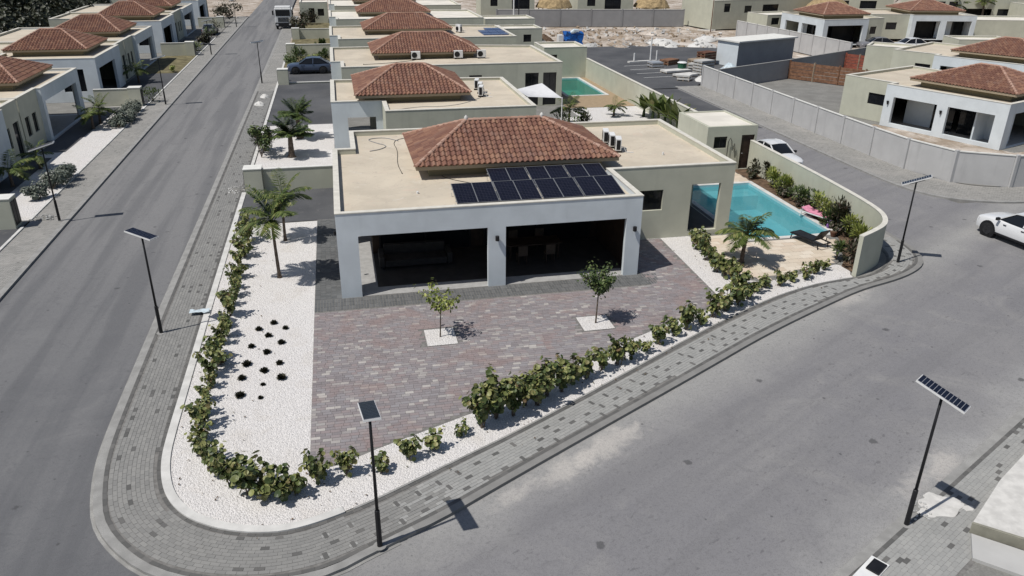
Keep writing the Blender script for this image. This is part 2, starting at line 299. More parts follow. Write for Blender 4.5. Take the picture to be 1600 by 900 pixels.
# ------------------------------------------------------------------ helpers
class MB:
    def __init__(s): s.v = []; s.f = []; s.mi = []; s.uv = None
    def face(s, pts, mi=0):
        k = len(s.v); s.v += [tuple(p) for p in pts]; s.f.append(tuple(range(k, k+len(pts)))); s.mi.append(mi)
    def raw(s, vs, fs, mi=0):
        k = len(s.v); s.v += [tuple(p) for p in vs]
        for f in fs: s.f.append(tuple(i+k for i in f)); s.mi.append(mi)
    def box(s, x0, y0, z0, x1, y1, z1, mi=0, mat=None, bottom=True):
        vs = [(x0,y0,z0),(x1,y0,z0),(x1,y1,z0),(x0,y1,z0),(x0,y0,z1),(x1,y0,z1),(x1,y1,z1),(x0,y1,z1)]
        if mat: vs = [mat @ Vector(p) for p in vs]
        fs = [(4,5,6,7),(0,1,5,4),(1,2,6,5),(2,3,7,6),(3,0,4,7)]
        if bottom: fs.append((3,2,1,0))
        s.raw(vs, fs, mi)
    def bar(s, a, b, wd, ht, mi=0, up=(0,0,1)):
        a = Vector(a); b = Vector(b); d = (b-a); L = d.length; d.normalize(); u = Vector(up)
        if abs(d.dot(u)) > 0.98: u = Vector((0,1,0))
        x = d.cross(u).normalized(); u = x.cross(d)
        m = Matrix((x, d, u)).transposed().to_4x4(); m.translation = a
        s.box(-wd/2, 0, -ht/2, wd/2, L, ht/2, mi, m)
    def prism(s, poly, z0, z1, mi=0, bottom=False):
        n = len(poly); s.face([(x, y, z1) for x, y in poly], mi)
        for i in range(n):
            a = poly[i]; b = poly[(i+1) % n]
            s.face([(a[0],a[1],z0),(b[0],b[1],z0),(b[0],b[1],z1),(a[0],a[1],z1)], mi)
        if bottom: s.face([(x, y, z0) for x, y in reversed(poly)], mi)
    def tube(s, pts, rads, n=8, mi=0, cap=True):
        pts = [Vector(p) for p in pts]; k0 = len(s.v); x = None
        for i, p in enumerate(pts):
            d = (pts[min(i+1, len(pts)-1)] - pts[max(i-1, 0)]).normalized()
            if x is None: x = d.orthogonal().normalized()
            x = (x - d*x.dot(d)).normalized(); y = d.cross(x); r = rads[i] if hasattr(rads, '__len__') else rads
            for k in range(n):
                a = 2*math.pi*k/n; s.v.append(tuple(p + (x*math.cos(a) + y*math.sin(a))*r))
        for i in range(len(pts)-1):
            for k in range(n):
                a = k0+i*n+k; b = k0+i*n+(k+1) % n; s.f.append((a, b, b+n, a+n)); s.mi.append(mi)
        if cap:
            s.f.append(tuple(k0+k for k in reversed(range(n)))); s.mi.append(mi)
            s.f.append(tuple(k0+(len(pts)-1)*n+k for k in range(n))); s.mi.append(mi)
    def mesh(s, name, mats, smooth=False):
        me = bpy.data.meshes.new(name); me.from_pydata(s.v, [], s.f)
        for m in (mats if isinstance(mats, (list, tuple)) else [mats]): me.materials.append(MT[m] if isinstance(m, str) else m)
        if any(s.mi): me.polygons.foreach_set('material_index', s.mi)
        if smooth: me.polygons.foreach_set('use_smooth', [True]*len(s.f))
        me.update(); return me
    def build(s, name, mats, parent=None, smooth=False, bevel=0, auto=None):
        me = s.mesh(name, mats, smooth)
        if bevel or auto is not None:
            bm = bmesh.new(); bm.from_mesh(me); bmesh.ops.remove_doubles(bm, verts=bm.verts, dist=0.0004)
            if bevel:
                ed = [e for e in bm.edges if len(e.link_faces) == 2 and e.calc_face_angle(0) > 0.5]
                bmesh.ops.bevel(bm, geom=ed, offset=bevel, segments=2, affect='EDGES', profile=0.6, clamp_overlap=True)
            if auto is not None:
                for f in bm.faces: f.smooth = True
                for e in bm.edges: e.smooth = not (len(e.link_faces) == 2 and e.calc_face_angle(0) > auto)
            bm.to_mesh(me); bm.free()
        return ob(name, me, parent)
def ob(name, me, parent=None):
    o = bpy.data.objects.new(name, me); COL.objects.link(o)
    if parent: o.parent = parent
    return o
def tag(o, label, cat, group=None):
    o['label'] = label; o['category'] = cat
    if group: o['group'] = group
    return o
def thing(name, label, cat, loc=(0,0,0), rz=0.0, group=None):
    o = bpy.data.objects.new(name, None); COL.objects.link(o); o.location = loc; o.rotation_euler = (0, 0, rz); o.empty_display_size = 0.2
    return tag(o, label, cat, group)
def struct(name, mb, mat, parent=None, **k):
    o = mb.build(name, mat, parent, **k)
    if not parent: o['kind'] = 'structure'
    return o
KIDS = {}
def copy_tree(o, parent=None):
    c = o.copy(); COL.objects.link(c)
    if parent: c.parent = parent
    for ch in list(o.children): copy_tree(ch, c)
    return c
def dup(o, label, loc, rz=None, group=None, scale=None):
    c = copy_tree(o); c.location = loc; c['label'] = label
    if rz is not None: c.rotation_euler = (0, 0, rz)
    if group: c['group'] = group
    if scale: c.scale = (scale,)*3 if not hasattr(scale, '__len__') else scale
    return c

def line_int(p, d, q, e):
    den = d[0]*e[1]-d[1]*e[0]; t = ((q[0]-p[0])*e[1]-(q[1]-p[1])*e[0])/den; return (p[0]+d[0]*t, p[1]+d[1]*t)
def inset(poly, t):
    n = len(poly); out = []
    for i in range(n):
        a, b, c = poly[i-1], poly[i], poly[(i+1) % n]
        d1 = Vector((b[0]-a[0], b[1]-a[1])).normalized(); d2 = Vector((c[0]-b[0], c[1]-b[1])).normalized()
        n1 = (-d1.y, d1.x); n2 = (-d2.y, d2.x)
        if abs(d1.x*d2.y-d1.y*d2.x) < 1e-4: out.append((b[0]+n1[0]*t, b[1]+n1[1]*t)); continue
        out.append(line_int((a[0]+n1[0]*t, a[1]+n1[1]*t), d1, (b[0]+n2[0]*t, b[1]+n2[1]*t), d2))
    return out
def ring_walls(mbs, poly, t, z0, z1, openings={}):
    "walls round a ccw outline with mitred corners; openings[edge] = [(u0,u1,v0,v1)], v above z0"
    inn = inset(poly, t); n = len(poly)
    for i in range(n):
        mb = mbs[i] if isinstance(mbs, (list, tuple)) else mbs
        A = Vector(poly[i]); B = Vector(poly[(i+1) % n]); Ai = Vector(inn[i]); Bi = Vector(inn[(i+1) % n])
        L = (B-A).length; d = (B-A)/L; nn = Vector((-d.y, d.x)); ops = openings.get(i, [])
        us = sorted({0, L, *[o[0] for o in ops], *[o[1] for o in ops]}); vv = sorted({0, z1-z0, *[o[2] for o in ops], *[o[3] for o in ops]})
        def P(u, v, inner):
            if not inner: p = A + d*u
            elif u <= 0: p = Ai
            elif u >= L: p = Bi
            else: p = A + d*u + nn*t
            return (p.x, p.y, z0+v)
        def solid(iu, iv):
            if iu < 0 or iv < 0 or iu >= len(us)-1 or iv >= len(vv)-1: return False
            cu = (us[iu]+us[iu+1])/2; cv = (vv[iv]+vv[iv+1])/2
            return not any(o[0] < cu < o[1] and o[2] < cv < o[3] for o in ops)
        for iu in range(len(us)-1):
            for iv in range(len(vv)-1):
                if not solid(iu, iv): continue
                a, b, c, e = us[iu], us[iu+1], vv[iv], vv[iv+1]
                mb.face([P(a,c,0), P(b,c,0), P(b,e,0), P(a,e,0)]); mb.face([P(b,c,1), P(a,c,1), P(a,e,1), P(b,e,1)])
                if not solid(iu, iv+1): mb.face([P(a,e,0), P(b,e,0), P(b,e,1), P(a,e,1)])
                if iv > 0 and not solid(iu, iv-1): mb.face([P(b,c,0), P(a,c,0), P(a,c,1), P(b,c,1)])
                if iu > 0 and not solid(iu-1, iv): mb.face([P(a,c,0), P(a,e,0), P(a,e,1), P(a,c,1)])
                if iu < len(us)-2 and not solid(iu+1, iv): mb.face([P(b,e,0), P(b,c,0), P(b,c,1), P(b,e,1)])
    return inn
def window_in(parent, poly, edge, u0, u1, z0, z1, setback=0.1, mull=1, name='window', frame='black_metal'):
    A = Vector(poly[edge]); B = Vector(poly[(edge+1) % len(poly)]); d = (B-A).normalized(); nn = Vector((-d.y, d.x))
    m = Matrix(((d.x, nn.x, 0), (d.y, nn.y, 0), (0, 0, 1))).to_4x4(); o = A + nn*setback; m.translation = (o.x, o.y, 0)
    f = MB(); t = 0.05; g = 0.002
    f.box(u0+g, 0, z0+g, u0+t, 0.06, z1-g, 0, m); f.box(u1-t, 0, z0+g, u1-g, 0.06, z1-g, 0, m)
    f.box(u0+t+g, 0.002, z0+g, u1-t-g, 0.058, z0+t, 0, m); f.box(u0+t+g, 0.002, z1-t, u1-t-g, 0.058, z1-g, 0, m)
    for k in range(mull):
        c = u0+(u1-u0)*(k+1)/(mull+1); f.box(c-0.02, 0.005, z0+t+g, c+0.02, 0.055, z1-t-g, 0, m)
    fo = f.build(name, frame, parent)
    p = MB(); p.box(u0+t, 0.022, z0+t, u1-t, 0.034, z1-t, 0, m); p.build('pane', 'glass', fo); return fo

# ---- roofs
def tile_profile(wd, seg):
    pr = []
    for k in range(seg+1):
        t = k/seg; pr.append((t*wd, 0.075*max(0.0, math.sin(math.pi*min(1, t/0.68))) - 0.018*max(0, math.sin(math.pi*max(0, (t-0.68)/0.32)))))
    return pr
def one_tile(mb, m, wd, ex, seg=6):
    "one S shaped tile in the frame m (x along eave, y up the slope, z out)"
    pr = tile_profile(wd, seg); lo = [(x, -0.03, h+0.05) for x, h in pr]; hi = [(x, ex+0.005, h+0.012) for x, h in pr]; base = [(x, -0.03, max(h-0.01, 0.0)) for x, h in pr]
    vs = [m @ Vector(p) for p in lo+hi+base]; k = seg+1
    mb.raw(vs, [(i, i+1, k+i+1, k+i) for i in range(seg)] + [(2*k+i, 2*k+i+1, i+1, i) for i in range(seg)])
def hip_roof(parent, x0, y0, x1, y1, ze, zr, rx0, rx1, deck_z, inset_w=0.6, tw=0.255, ex=0.34, seg=6, single=False, axis='x', drum='beige_dark'):
    "hip roof over the eave rectangle with its ridge from rx0 to rx1 along x; returns the roof part"
    ym = (y0+y1)/2; b = 0.17; g = 0.003
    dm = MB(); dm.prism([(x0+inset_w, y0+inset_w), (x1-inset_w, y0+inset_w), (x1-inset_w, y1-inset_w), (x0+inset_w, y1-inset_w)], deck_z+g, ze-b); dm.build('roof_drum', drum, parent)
    f = MB(); f.prism([(x0, y0), (x1, y0), (x1, y1), (x0, y1)], ze-b, ze, bottom=True); roof = f.build('roof', 'fascia', parent)
    c = [Vector((x0,y0,ze+g)), Vector((x1,y0,ze+g)), Vector((x1,y1,ze+g)), Vector((x0,y1,ze+g))]; a = Vector((rx0, ym, zr)); e = Vector((rx1, ym, zr))
    u = MB(); u.face([c[0], c[1], e, a]); u.face([c[1], c[2], e]); u.face([c[2], c[3], a, e]); u.face([c[3], c[0], a]); u.build('underlay', 'tile_base', roof)
    full = MB(); full.raw([Vector(p) for p in []], []); singles = []; stuff = bmesh.new()
    tmesh = None
    for A, B, T in ((c[0], c[1], (a, e)), (c[1], c[2], (e,)), (c[2], c[3], (e, a)), (c[3], c[0], (a,))):
        d = (B-A); L = d.length; d.normalize(); up = T[0]-A; up = up - d*up.dot(d); H = up.length; up.normalize(); nn = d.cross(up)
        fr = Matrix((d, up, nn)).transposed().to_4x4(); fr.translation = A
        tl = (T[0]-A).dot(d); tr = (T[-1]-A).dot(d) if len(T) > 1 else tl
        if len(T) > 1: tl, tr = (T[0]-A).dot(d), (T[1]-A).dot(d)
        if tl > tr: tl, tr = tr, tl
        nc = int(L/tw); w_ = L/nc; nr = max(1, round(H/ex)); e_ = H/nr; edge = MB()
        for r in range(nr):
            for k in range(nc):
                xa, xb = k*w_, (k+1)*w_; ya, yb = r*e_-0.03, (r+1)*e_
                l0 = tl*yb/H; r0_ = L-(L-tr)*yb/H; l00 = tl*max(ya, 0)/H; r00 = L-(L-tr)*max(ya, 0)/H
                if xb <= l00 or xa >= r00: continue
                m = fr @ Matrix.Translation((xa, r*e_, 0.006))
                if xa >= l0 and xb <= r0_:
                    if single and nn.y < -0.2 and len(singles) < 300: singles.append((m, w_, e_))
                    else: one_tile(full, m, w_, e_, seg)
                else: one_tile(edge, m, w_, e_, seg)
        if edge.v:
            bm = bmesh.new(); me = edge.mesh('t', 'tile'); bm.from_mesh(me); bpy.data.meshes.remove(me)
            for P, Q, s in ((A, T[0] if (T[0]-A).dot(d) <= (T[-1]-A).dot(d) else T[-1], 1), (B, T[-1] if (T[-1]-A).dot(d) >= (T[0]-A).dot(d) else T[0], -1)):
                h = (Q-P); h.z = 0; no = Vector((-h.y, h.x, 0)).normalized()
                if no.dot((A+B)/2-P) < 0: no = -no
                bmesh.ops.bisect_plane(bm, geom=bm.verts[:]+bm.edges[:]+bm.faces[:], plane_co=P, plane_no=no, clear_inner=True)
            me = bpy.data.meshes.new('t'); bm.to_mesh(me); bm.free()
            stuff.from_mesh(me); bpy.data.meshes.remove(me)
    me = full.mesh('roof_tiles', 'tile'); stuff.from_mesh(me); stuff.to_mesh(me); stuff.free()
    o = ob('roof_tile_cover', me, roof); o['kind'] = 'stuff'
    if singles:
        tb = MB(); one_tile(tb, Matrix(), singles[0][1], singles[0][2], seg); tm = tb.mesh('roof_tile', 'tile')
        for m, w_, e_ in singles: q = ob('roof_tile', tm, roof); q.matrix_local = m
    # hip and ridge caps
    caps = MB(); rt = None
    for P, Q in ((c[0], a), (c[1], e), (c[2], e), (c[3], a), (a, e)):
        d = Q-P; L = d.length; n_ = max(1, int(L/0.36)); d.normalize(); x = d.cross(Vector((0,0,1))).normalized(); up = x.cross(d)
        for k in range(n_):
            fr = Matrix((x, d, up)).transposed().to_4x4(); fr.translation = P + d*(L*k/n_) + up*0.045
            one = MB(); s = 6; l = L/n_
            vs = [(0.115*math.cos(math.pi*j/s), -0.03, 0.105*math.sin(math.pi*j/s)-0.01) for j in range(s+1)] + [(0.095*math.cos(math.pi*j/s), l, 0.085*math.sin(math.pi*j/s)-0.015) for j in range(s+1)]
            fs = [(j, j+s+1, j+s+2, j+1) for j in range(s)] + [tuple(range(s+1))]
            if single:
                if rt is None: one.raw(vs, fs); rt = one.mesh('ridge_tile', 'ridge')
                q = ob('ridge_tile', rt, roof); q.matrix_local = fr @ Matrix.Scale(l/(rt.vertices[s+1].co.y), 4, (0,1,0))
            else: caps.raw([fr @ Vector(p) for p in vs], fs)
    if not single: o = caps.build('ridge_tile_cover', 'ridge', roof); o['kind'] = 'stuff'
    return roof
def ac_unit(name, label, loc, rz, group):
    t = thing(name, label, 'air conditioner', loc, rz, group)
    b = MB(); b.box(-0.4, -0.15, 0.1, 0.4, 0.15, 0.72); c = b.build('casing', 'white_paint', t, bevel=0.015)
    g = MB(); g.tube([(-0.12, -0.165, 0.41), (-0.12, -0.153, 0.41)], 0.24, 16)
    g.build('fan_grille', 'black_metal', t)
    v = MB(); v.box(0.402, -0.10, 0.16, 0.41, 0.10, 0.66); v.box(-0.41, -0.10, 0.16, -0.402, 0.10, 0.66); v.build('side_vent', 'black_metal', t)
    for x in (-0.3, 0.3):
        f = MB(); f.box(x-0.03, -0.18, 0, x+0.03, 0.18, 0.098); f.build('foot', 'black_metal', t)
    p = MB(); p.tube([(0.25, 0.16, 0.3), (0.25, 0.3, 0.28), (0.28, 0.42, 0.02), (0.3, 0.8, 0.02)], 0.02, 6); p.build('pipe', 'white_paint', t)
    return t
def sheet(name, poly, z, mat, holes=(), kind='structure', parent=None):
    bm = bmesh.new(); f = bm.faces.new([bm.verts.new((x, y, z)) for x, y in poly]); f.normal_update(); bmesh.ops.triangulate(bm, faces=[f], ngon_method='EAR_CLIP')
    bm.normal_update()
    for hx0, hy0, hx1, hy1 in holes:
        for co, no in (((hx0,0,0),(1,0,0)), ((hx1,0,0),(1,0,0)), ((0,hy0,0),(0,1,0)), ((0,hy1,0),(0,1,0))):
            bmesh.ops.bisect_plane(bm, geom=bm.verts[:]+bm.edges[:]+bm.faces[:], plane_co=co, plane_no=no)
        kill = [q for q in bm.faces if hx0 < q.calc_center_median().x < hx1 and hy0 < q.calc_center_median().y < hy1]
        bmesh.ops.delete(bm, geom=kill, context='FACES')
    for q in bm.faces:
        if q.normal.z < 0: q.normal_flip()
    me = bpy.data.meshes.new(name); bm.to_mesh(me); bm.free(); me.materials.append(MT[mat]); o = ob(name, me, parent)
    if not parent: o['kind'] = kind
    return o
def pip(x, y, poly):
    r = False; n = len(poly)
    for i in range(n):
        x1, y1 = poly[i]; x2, y2 = poly[i-1]
        if (y1 > y) != (y2 > y) and x < (x2-x1)*(y-y1)/(y2-y1)+x1: r = not r
    return r
def resample(path, step):
    P = [Vector(p) for p in path]; out = [P[0].copy()]; acc = 0
    for a, b in zip(P, P[1:]):
        L = (b-a).length; s = step-acc
        while s <= L: out.append(a+(b-a)*(s/L)); s += step
        acc = (acc+L) % step
    return out
def smooth_path(p, it=2):
    for _ in range(it):
        q = [p[0]]
        for a, b in zip(p, p[1:]): q += [(a[0]*.75+b[0]*.25, a[1]*.75+b[1]*.25), (a[0]*.25+b[0]*.75, a[1]*.25+b[1]*.75)]
        p = q+[p[-1]]
    return p
def offset(path, t):
    "offset to the left of the direction of travel"
    P = [Vector(p) for p in path]; o = []
    for i, p in enumerate(P):
        d = (P[min(i+1, len(P)-1)]-P[max(i-1, 0)]).normalized(); o.append((p.x-d.y*t, p.y+d.x*t))
    return o
def strip(mb, p, q, z0, z1):
    "raised strip between two point lists of equal length (q lies to the left of p)"
    n = len(p)
    for i in range(n-1):
        a, b, c, d = p[i], p[i+1], q[i+1], q[i]
        mb.face([(*a, z1), (*b, z1), (*c, z1), (*d, z1)]); mb.face([(*a, z0), (*b, z0), (*b, z1), (*a, z1)]); mb.face([(*c, z0), (*d, z0), (*d, z1), (*c, z1)])
    for a, d, fl in ((p[0], q[0], 0), (p[-1], q[-1], 1)):
        f = [(*a, z0), (*a, z1), (*d, z1), (*d, z0)]; mb.face(f if not fl else f[::-1])

# ---- plants
def disc(mb, c, nrm, r, n=6, cup=0.25, el=1.0):
    nrm = nrm.normalized(); x = nrm.orthogonal().normalized(); a0 = R.random()*6.28; x = x*math.cos(a0)+nrm.cross(x)*math.sin(a0); y = nrm.cross(x)
    vs = [c-nrm*r*cup*0.5] + [c + x*math.cos(6.2832*k/n)*r*el + y*math.sin(6.2832*k/n)*r + nrm*r*cup*0.5*abs(math.cos(6.2832*k/n)) for k in range(n)]
    mb.raw(vs, [(0, 1+k, 1+(k+1) % n) for k in range(n)])
def blade(mb, a, b, wd, up=Vector((0,0,1)), fold=0.0):
    d = (b-a); x = d.cross(up)
    x = x.normalized()*wd/2 if x.length > 1e-5 else Vector((wd/2, 0, 0)); m = a+d*0.45
    mb.raw([a, m-x+up*fold, b, m+x+up*fold], [(0, 1, 2), (0, 2, 3)])
def shrub_mesh(h, w_, stems, leaves, lr, seed):
    "several stems with round leaves along them"
    R.seed(seed); lf = MB(); st = MB()
    for s in range(stems):
        a = 6.2832*(s+R.random()*0.7)/stems; rr_ = w_*R.uniform(0.25, 1.0); hh = h*R.uniform(0.55, 1.05); b0 = Vector((R.uniform(-.08,.08), R.uniform(-.08,.08), 0))
        tip = Vector((math.cos(a)*rr_, math.sin(a)*rr_, hh)); mid = Vector((math.cos(a)*rr_*0.45, math.sin(a)*rr_*0.45, hh*0.62))
        pts = [b0, b0.lerp(mid, 0.5), mid, mid.lerp(tip, .55)+Vector((0,0,.03)), tip]; st.tube(pts, [0.016, 0.014, 0.011, 0.009, 0.005], 5)
        for k in range(leaves):
            t = R.uniform(0.22, 1.0); i = min(3, int(t*4)); p = pts[i].lerp(pts[i+1], t*4-i)
            o = Vector((R.uniform(-1,1), R.uniform(-1,1), R.uniform(-.4,.9))).normalized(); p = p + o*lr*R.uniform(0.8, 2.0)
            if p.z < 0.04: p.z = 0.04+R.random()*0.06
            disc(lf, p, o+Vector((0,0,R.uniform(0.1, 1.0))), lr*R.uniform(0.65, 1.2), 7)
    return lf, st
def palm(name, label, loc, rz, h, nf, fl, group, lean=0.12, trunk_r=0.085, seed=1, droop=0.5, leaf='leaf_palm', scale=1, cat='palm tree', leaflets=28):
    R.seed(seed); t = thing(name, label, cat, loc, rz, group); st = MB()
    top = Vector((lean*h, 0.03*h, h)); pts = []; rs = []
    for k in range(13):
        u = k/12; pts.append(Vector((lean*h*u*u, 0.03*h*u, h*u))); rs.append(trunk_r*(1.25-0.45*u)*(1.0+0.07*(k % 2)) + (0.05*trunk_r/0.085 if k == 0 else 0))
    st.tube(pts, rs, 9); st.build('trunk', 'palm_bark', t, smooth=True)
    shaft = MB(); shaft.tube([top-Vector((0,0,0.05)), top+Vector((0.0,0,h*0.06+0.12))], [trunk_r*0.95, trunk_r*0.5], 8); shaft.build('crown_shaft', 'leaf_mid', t, smooth=True)
    for f in range(nf):
        lf = MB(); a = 6.2832*(f+R.uniform(-.3,.3))/nf*2.0 + (0.4 if f % 2 else 0); el = R.uniform(0.15, 1.25) if f > nf*0.25 else R.uniform(-0.15, 0.4)
        d = Vector((math.cos(a)*math.cos(el), math.sin(a)*math.cos(el), math.sin(el))); p = top+Vector((0,0,0.1)); L = fl*R.uniform(0.8, 1.1); n = 12; pp = [p.copy()]
        for k in range(n):
            d = (d + Vector((0,0,-droop*(0.05+0.22*k/n)))).normalized(); p = p + d*L/n; pp.append(p.copy())
        lf.tube(pp, [0.022*(1-0.8*k/n) for k in range(n+1)], 4)
        for k in range(leaflets):
            u = 0.14+0.86*k/(leaflets-1); i = min(n-1, int(u*n)); q = pp[i].lerp(pp[i+1], u*n-i); dd = (pp[i+1]-pp[i]).normalized(); sd_ = dd.cross(Vector((0,0,1))).normalized()
            ll = fl*0.30*(math.sin(math.pi*min(1, 0.18+0.82*u))**0.7+0.12)*R.uniform(0.85, 1.1)
            for s in (-1, 1):
                e = q + (sd_*s*0.82 + dd*0.55 + Vector((0,0,R.uniform(-0.55,-0.15))))*ll; blade(lf, q, e, 0.068*fl/1.4, Vector((0,0,1)), -0.004)
        lf.build('frond', leaf, t)
    return t
def bush_thing(name, label, cat, loc, h, w_, n, lr, leaf, group=None, seed=1, long=False, rz=0):
    "a bushy plant: twigs from the base, leaves through an uneven crown"
    R.seed(seed); t = thing(name, label, cat, loc, rz, group); lf = MB(); st = MB()
    blobs = [(Vector((R.uniform(-.5,.5)*w_, R.uniform(-.5,.5)*w_, h*R.uniform(.35,.8))), w_*R.uniform(.25,.45)) for _ in range(7)]
    for c, r_ in blobs: st.tube([Vector((0,0,0)), c*0.55, c], [0.02, 0.014, 0.006], 5)
    for k in range(n):
        c, r_ = blobs[k % 7]; o = Vector((R.gauss(0,1), R.gauss(0,1), R.gauss(0,1))).normalized(); p = c+o*r_*R.random()**0.4
        if p.z < 0.05: p.z = 0.05+R.random()*.1
        if long: blade(lf, p, p+(o+Vector((0,0,.5))).normalized()*lr*3, lr)
        else: disc(lf, p, o+Vector((0,0,.6)), lr*R.uniform(.6,1.2), 6, 0.2, 0.6)
    st.build('stem', 'bark', t); lf.build('foliage', leaf, t); return t
# ------------------------------------------------------------------ ground, roads, pavements
OUT = [(-7.85,150),(-7.8,60),(-7.8,32),(-7.78,25.6),(-7.75,21.4),(-7.6,19.8),(-7.25,18.1),(-6.85,17.19),(-6.2,16.3),(-5.45,15.55),(-4.4,14.95),(-3.3,14.6),(-2.2,14.5),(-1.08,14.63),(-0.47,14.97),(0.17,15.28),(1.9,16.12),(3.05,16.8),(6.13,18.57),(11.76,21.75),(15.39,23.86),(19.42,25.85),(21.62,26.86),(23.6,27.4),(25.0,28.0),(26.1,28.75),(26.7,29.65),(27.05,30.8),(27.15,32.2),(27.2,36),(27.2,74)]
IN = [(-6.0,150),(-6.0,60),(-6,32.3),(-5.95,23.9),(-5.94,21.5),(-5.9,20.1),(-5.67,18.9),(-5.33,18.08),(-4.81,17.38),(-4.12,16.87),(-3.46,16.56),(-2.8,16.38),(-2.19,16.33),(-1.39,16.5),(-0.4,16.88),(0.3,17.2),(2.19,18.21),(4.3,19.28),(6.76,20.71),(9.64,22.45),(13.03,24.5),(16.91,26.6),(19.5,27.55),(21.2,27.85),(22.4,27.98),(23.3,28.35),(24.2,29.0),(24.85,29.75),(25.25,30.8),(25.45,32),(25.6,34),(25.8,45),(25.95,74)]
OUTs = smooth_path(OUT); INs = smooth_path(IN)
def nearest(p, path):
    best = None
    for a, b in zip(path, path[1:]):
        a = Vector(a); b = Vector(b); d = b-a; t = max(0, min(1, (p-a).dot(d)/max(1e-9, d.length_squared))); q = a+d*t; e = (q-p).length
        if best is None or e < best[0]: best = (e, q)
    return best
ko = resample(OUTs, 0.5); ki = [tuple(nearest(p, offset(OUTs, 0.23))[1]) for p in ko]
# travel runs from the far street round the corner to the right: the lot lies on the left hand
ic = next(i for i, p in enumerate(ko) if p.x > 0.6 and p.y < 20)
k = MB(); strip(k, [tuple(p) for p in ko[:ic+1]], ki[:ic+1], -0.3, 0.0); struct('kerb', k, 'kerb')
k = MB(); strip(k, [tuple(p) for p in ko[ic:]], ki[ic:], -0.3, 0.0); struct('kerb', k, 'front_kerb')
gut = MB(); strip(gut, [tuple(Vector(p)) for p in offset(ko, -0.09)[:ic]], [tuple(Vector(p)) for p in offset(ko, -0.004)[:ic]], -0.3, -0.085); struct('gutter', gut, 'kerb')
k2o = resample(INs, 0.5)
POOL = (19.35, 33.25, 24.15, 42.1); POOL2 = (20.9, 70.9, 24.5, 80.1)
sheet('ground', [(-900,-300),(900,-300),(900,1500),(-900,1500)], -0.4, 'dirt', [POOL, POOL2])
sheet('road', [(-14.45,-30),(60,-30),(60,36.5),(34.5,36.5),(33.9,38.6),(33.05,42),(33.05,73.5)] + [tuple(p) for p in offset(ko, 0.1)][::-1] + [(-7.7,260),(-14.45,260)], -0.1, 'road')
sheet('lot_ground', [(x, y) for x, y in ki if y < 112] + [(26.9, 88), (29, 112), (-7.5, 112)], -0.012, 'grey_ground', [POOL, POOL2])
sheet('far_ground', [(-7.58, 112.3), (29, 112.3), (29, 150), (-7.58, 150)], -0.02, 'dirt')
# pavement between the two kerbs
mid = []
for p in resample(INs, 0.25):
    e, q = nearest(p, offset(OUTs, 0.23)); mid.append((p+q)/2)
mid = resample(smooth_path([tuple(p) for p in mid], 1), 0.1)
inw = MB(); base_l, base_r = [], []
mids = [p for p in mid]; tang = [(mids[min(i+3, len(mids)-1)]-mids[max(i-3, 0)]).normalized() for i in range(len(mids))]
kin = offset(OUTs, 0.23)
half = {}
def half_w(i):
    j = i//5
    if j not in half:
        p = mids[j*5]; half[j] = (nearest(p, INs)[0], nearest(p, kin)[0])
    return half[j]
bl = [(mids[i].x-tang[i].y*half_w(i)[0], mids[i].y+tang[i].x*half_w(i)[0]) for i in range(0, len(mids), 5)]
br = [(mids[i].x+tang[i].y*half_w(i)[1], mids[i].y-tang[i].x*half_w(i)[1]) for i in range(0, len(mids), 5)]
def near_i(x, y): return min(range(len(mids)), key=lambda i: (mids[i].x-x)**2+(mids[i].y-y)**2)
I0, I1, I2 = near_i(-6.8, 78), near_i(-6.8, 21.5), near_i(1.2, 16.9); I3 = near_i(26.3, 32)
J0, J3 = I0//5, I3//5
b = MB()
for i in range(0, len(bl)-1):
    b.face([(*br[i], -0.006), (*br[i+1], -0.006), (*bl[i+1], -0.006), (*bl[i], -0.006)], 0 if J0 <= i < J3 else 1)
pavement = struct('pavement', b, ['joint', 'far_pave'])
CAMXY = Vector((0, 0, 14))
def paver_set(parent, boxes, mat, name, keep, dark=False):
    "boxes: (4 corner points, height). The largest in view become objects, the rest one joined part"
    boxes.sort(key=lambda q: (Vector((*q[0][0], 0))-CAMXY).length)
    mm = None; stuff = MB()
    for n_, (c, h) in enumerate(boxes):
        z0 = -0.006; vs = [(x, y, h) for x, y in c] + [(x, y, z0+0.001) for x, y in c]
        fs = [(0,1,2,3)] + [(4+i, 4+(i+1) % 4, (i+1) % 4, i) for i in range(4)]
        if n_ < keep:
            o_ = sum((Vector(p) for p in c), Vector((0,0)))/4; a = Vector(c[0]); e1 = Vector(c[1])-a; e2 = Vector(c[3])-a
            if mm is None:
                m_ = MB(); m_.raw([(-.5,-.5,h),(.5,-.5,h),(.5,.5,h),(-.5,.5,h),(-.5,-.5,z0),(.5,-.5,z0),(.5,.5,z0),(-.5,.5,z0)], fs); mm = m_.mesh(name, mat); hh = h
            q = ob(name, mm, parent); M4 = Matrix(((e1.x, e2.x, 0, o_.x), (e1.y, e2.y, 0, o_.y), (0, 0, 1, h-hh), (0, 0, 0, 1))); L1 = e1.length; L2 = e2.length
            q.location = (o_.x, o_.y, h-hh); q.rotation_euler = (0, 0, math.atan2(e1.y, e1.x)); q.scale = (L1, L2, 1)
        else: stuff.raw(vs, fs)
    if stuff.v: o = stuff.build(name+'_field', mat, parent); o['kind'] = 'stuff'
def at_path(s, t):
    i = max(0, min(len(mids)-1, int(s))); j = min(i+1, len(mids)-1); f = s-int(s)
    p = mids[i].lerp(mids[j], f); d = tang[i].lerp(tang[j], f); return (p.x-d.y*t, p.y+d.x*t)
R.seed(3); light, dark, lightf = [], [], []
bw, bl_ = 0.115, 0.23; g_ = 0.004
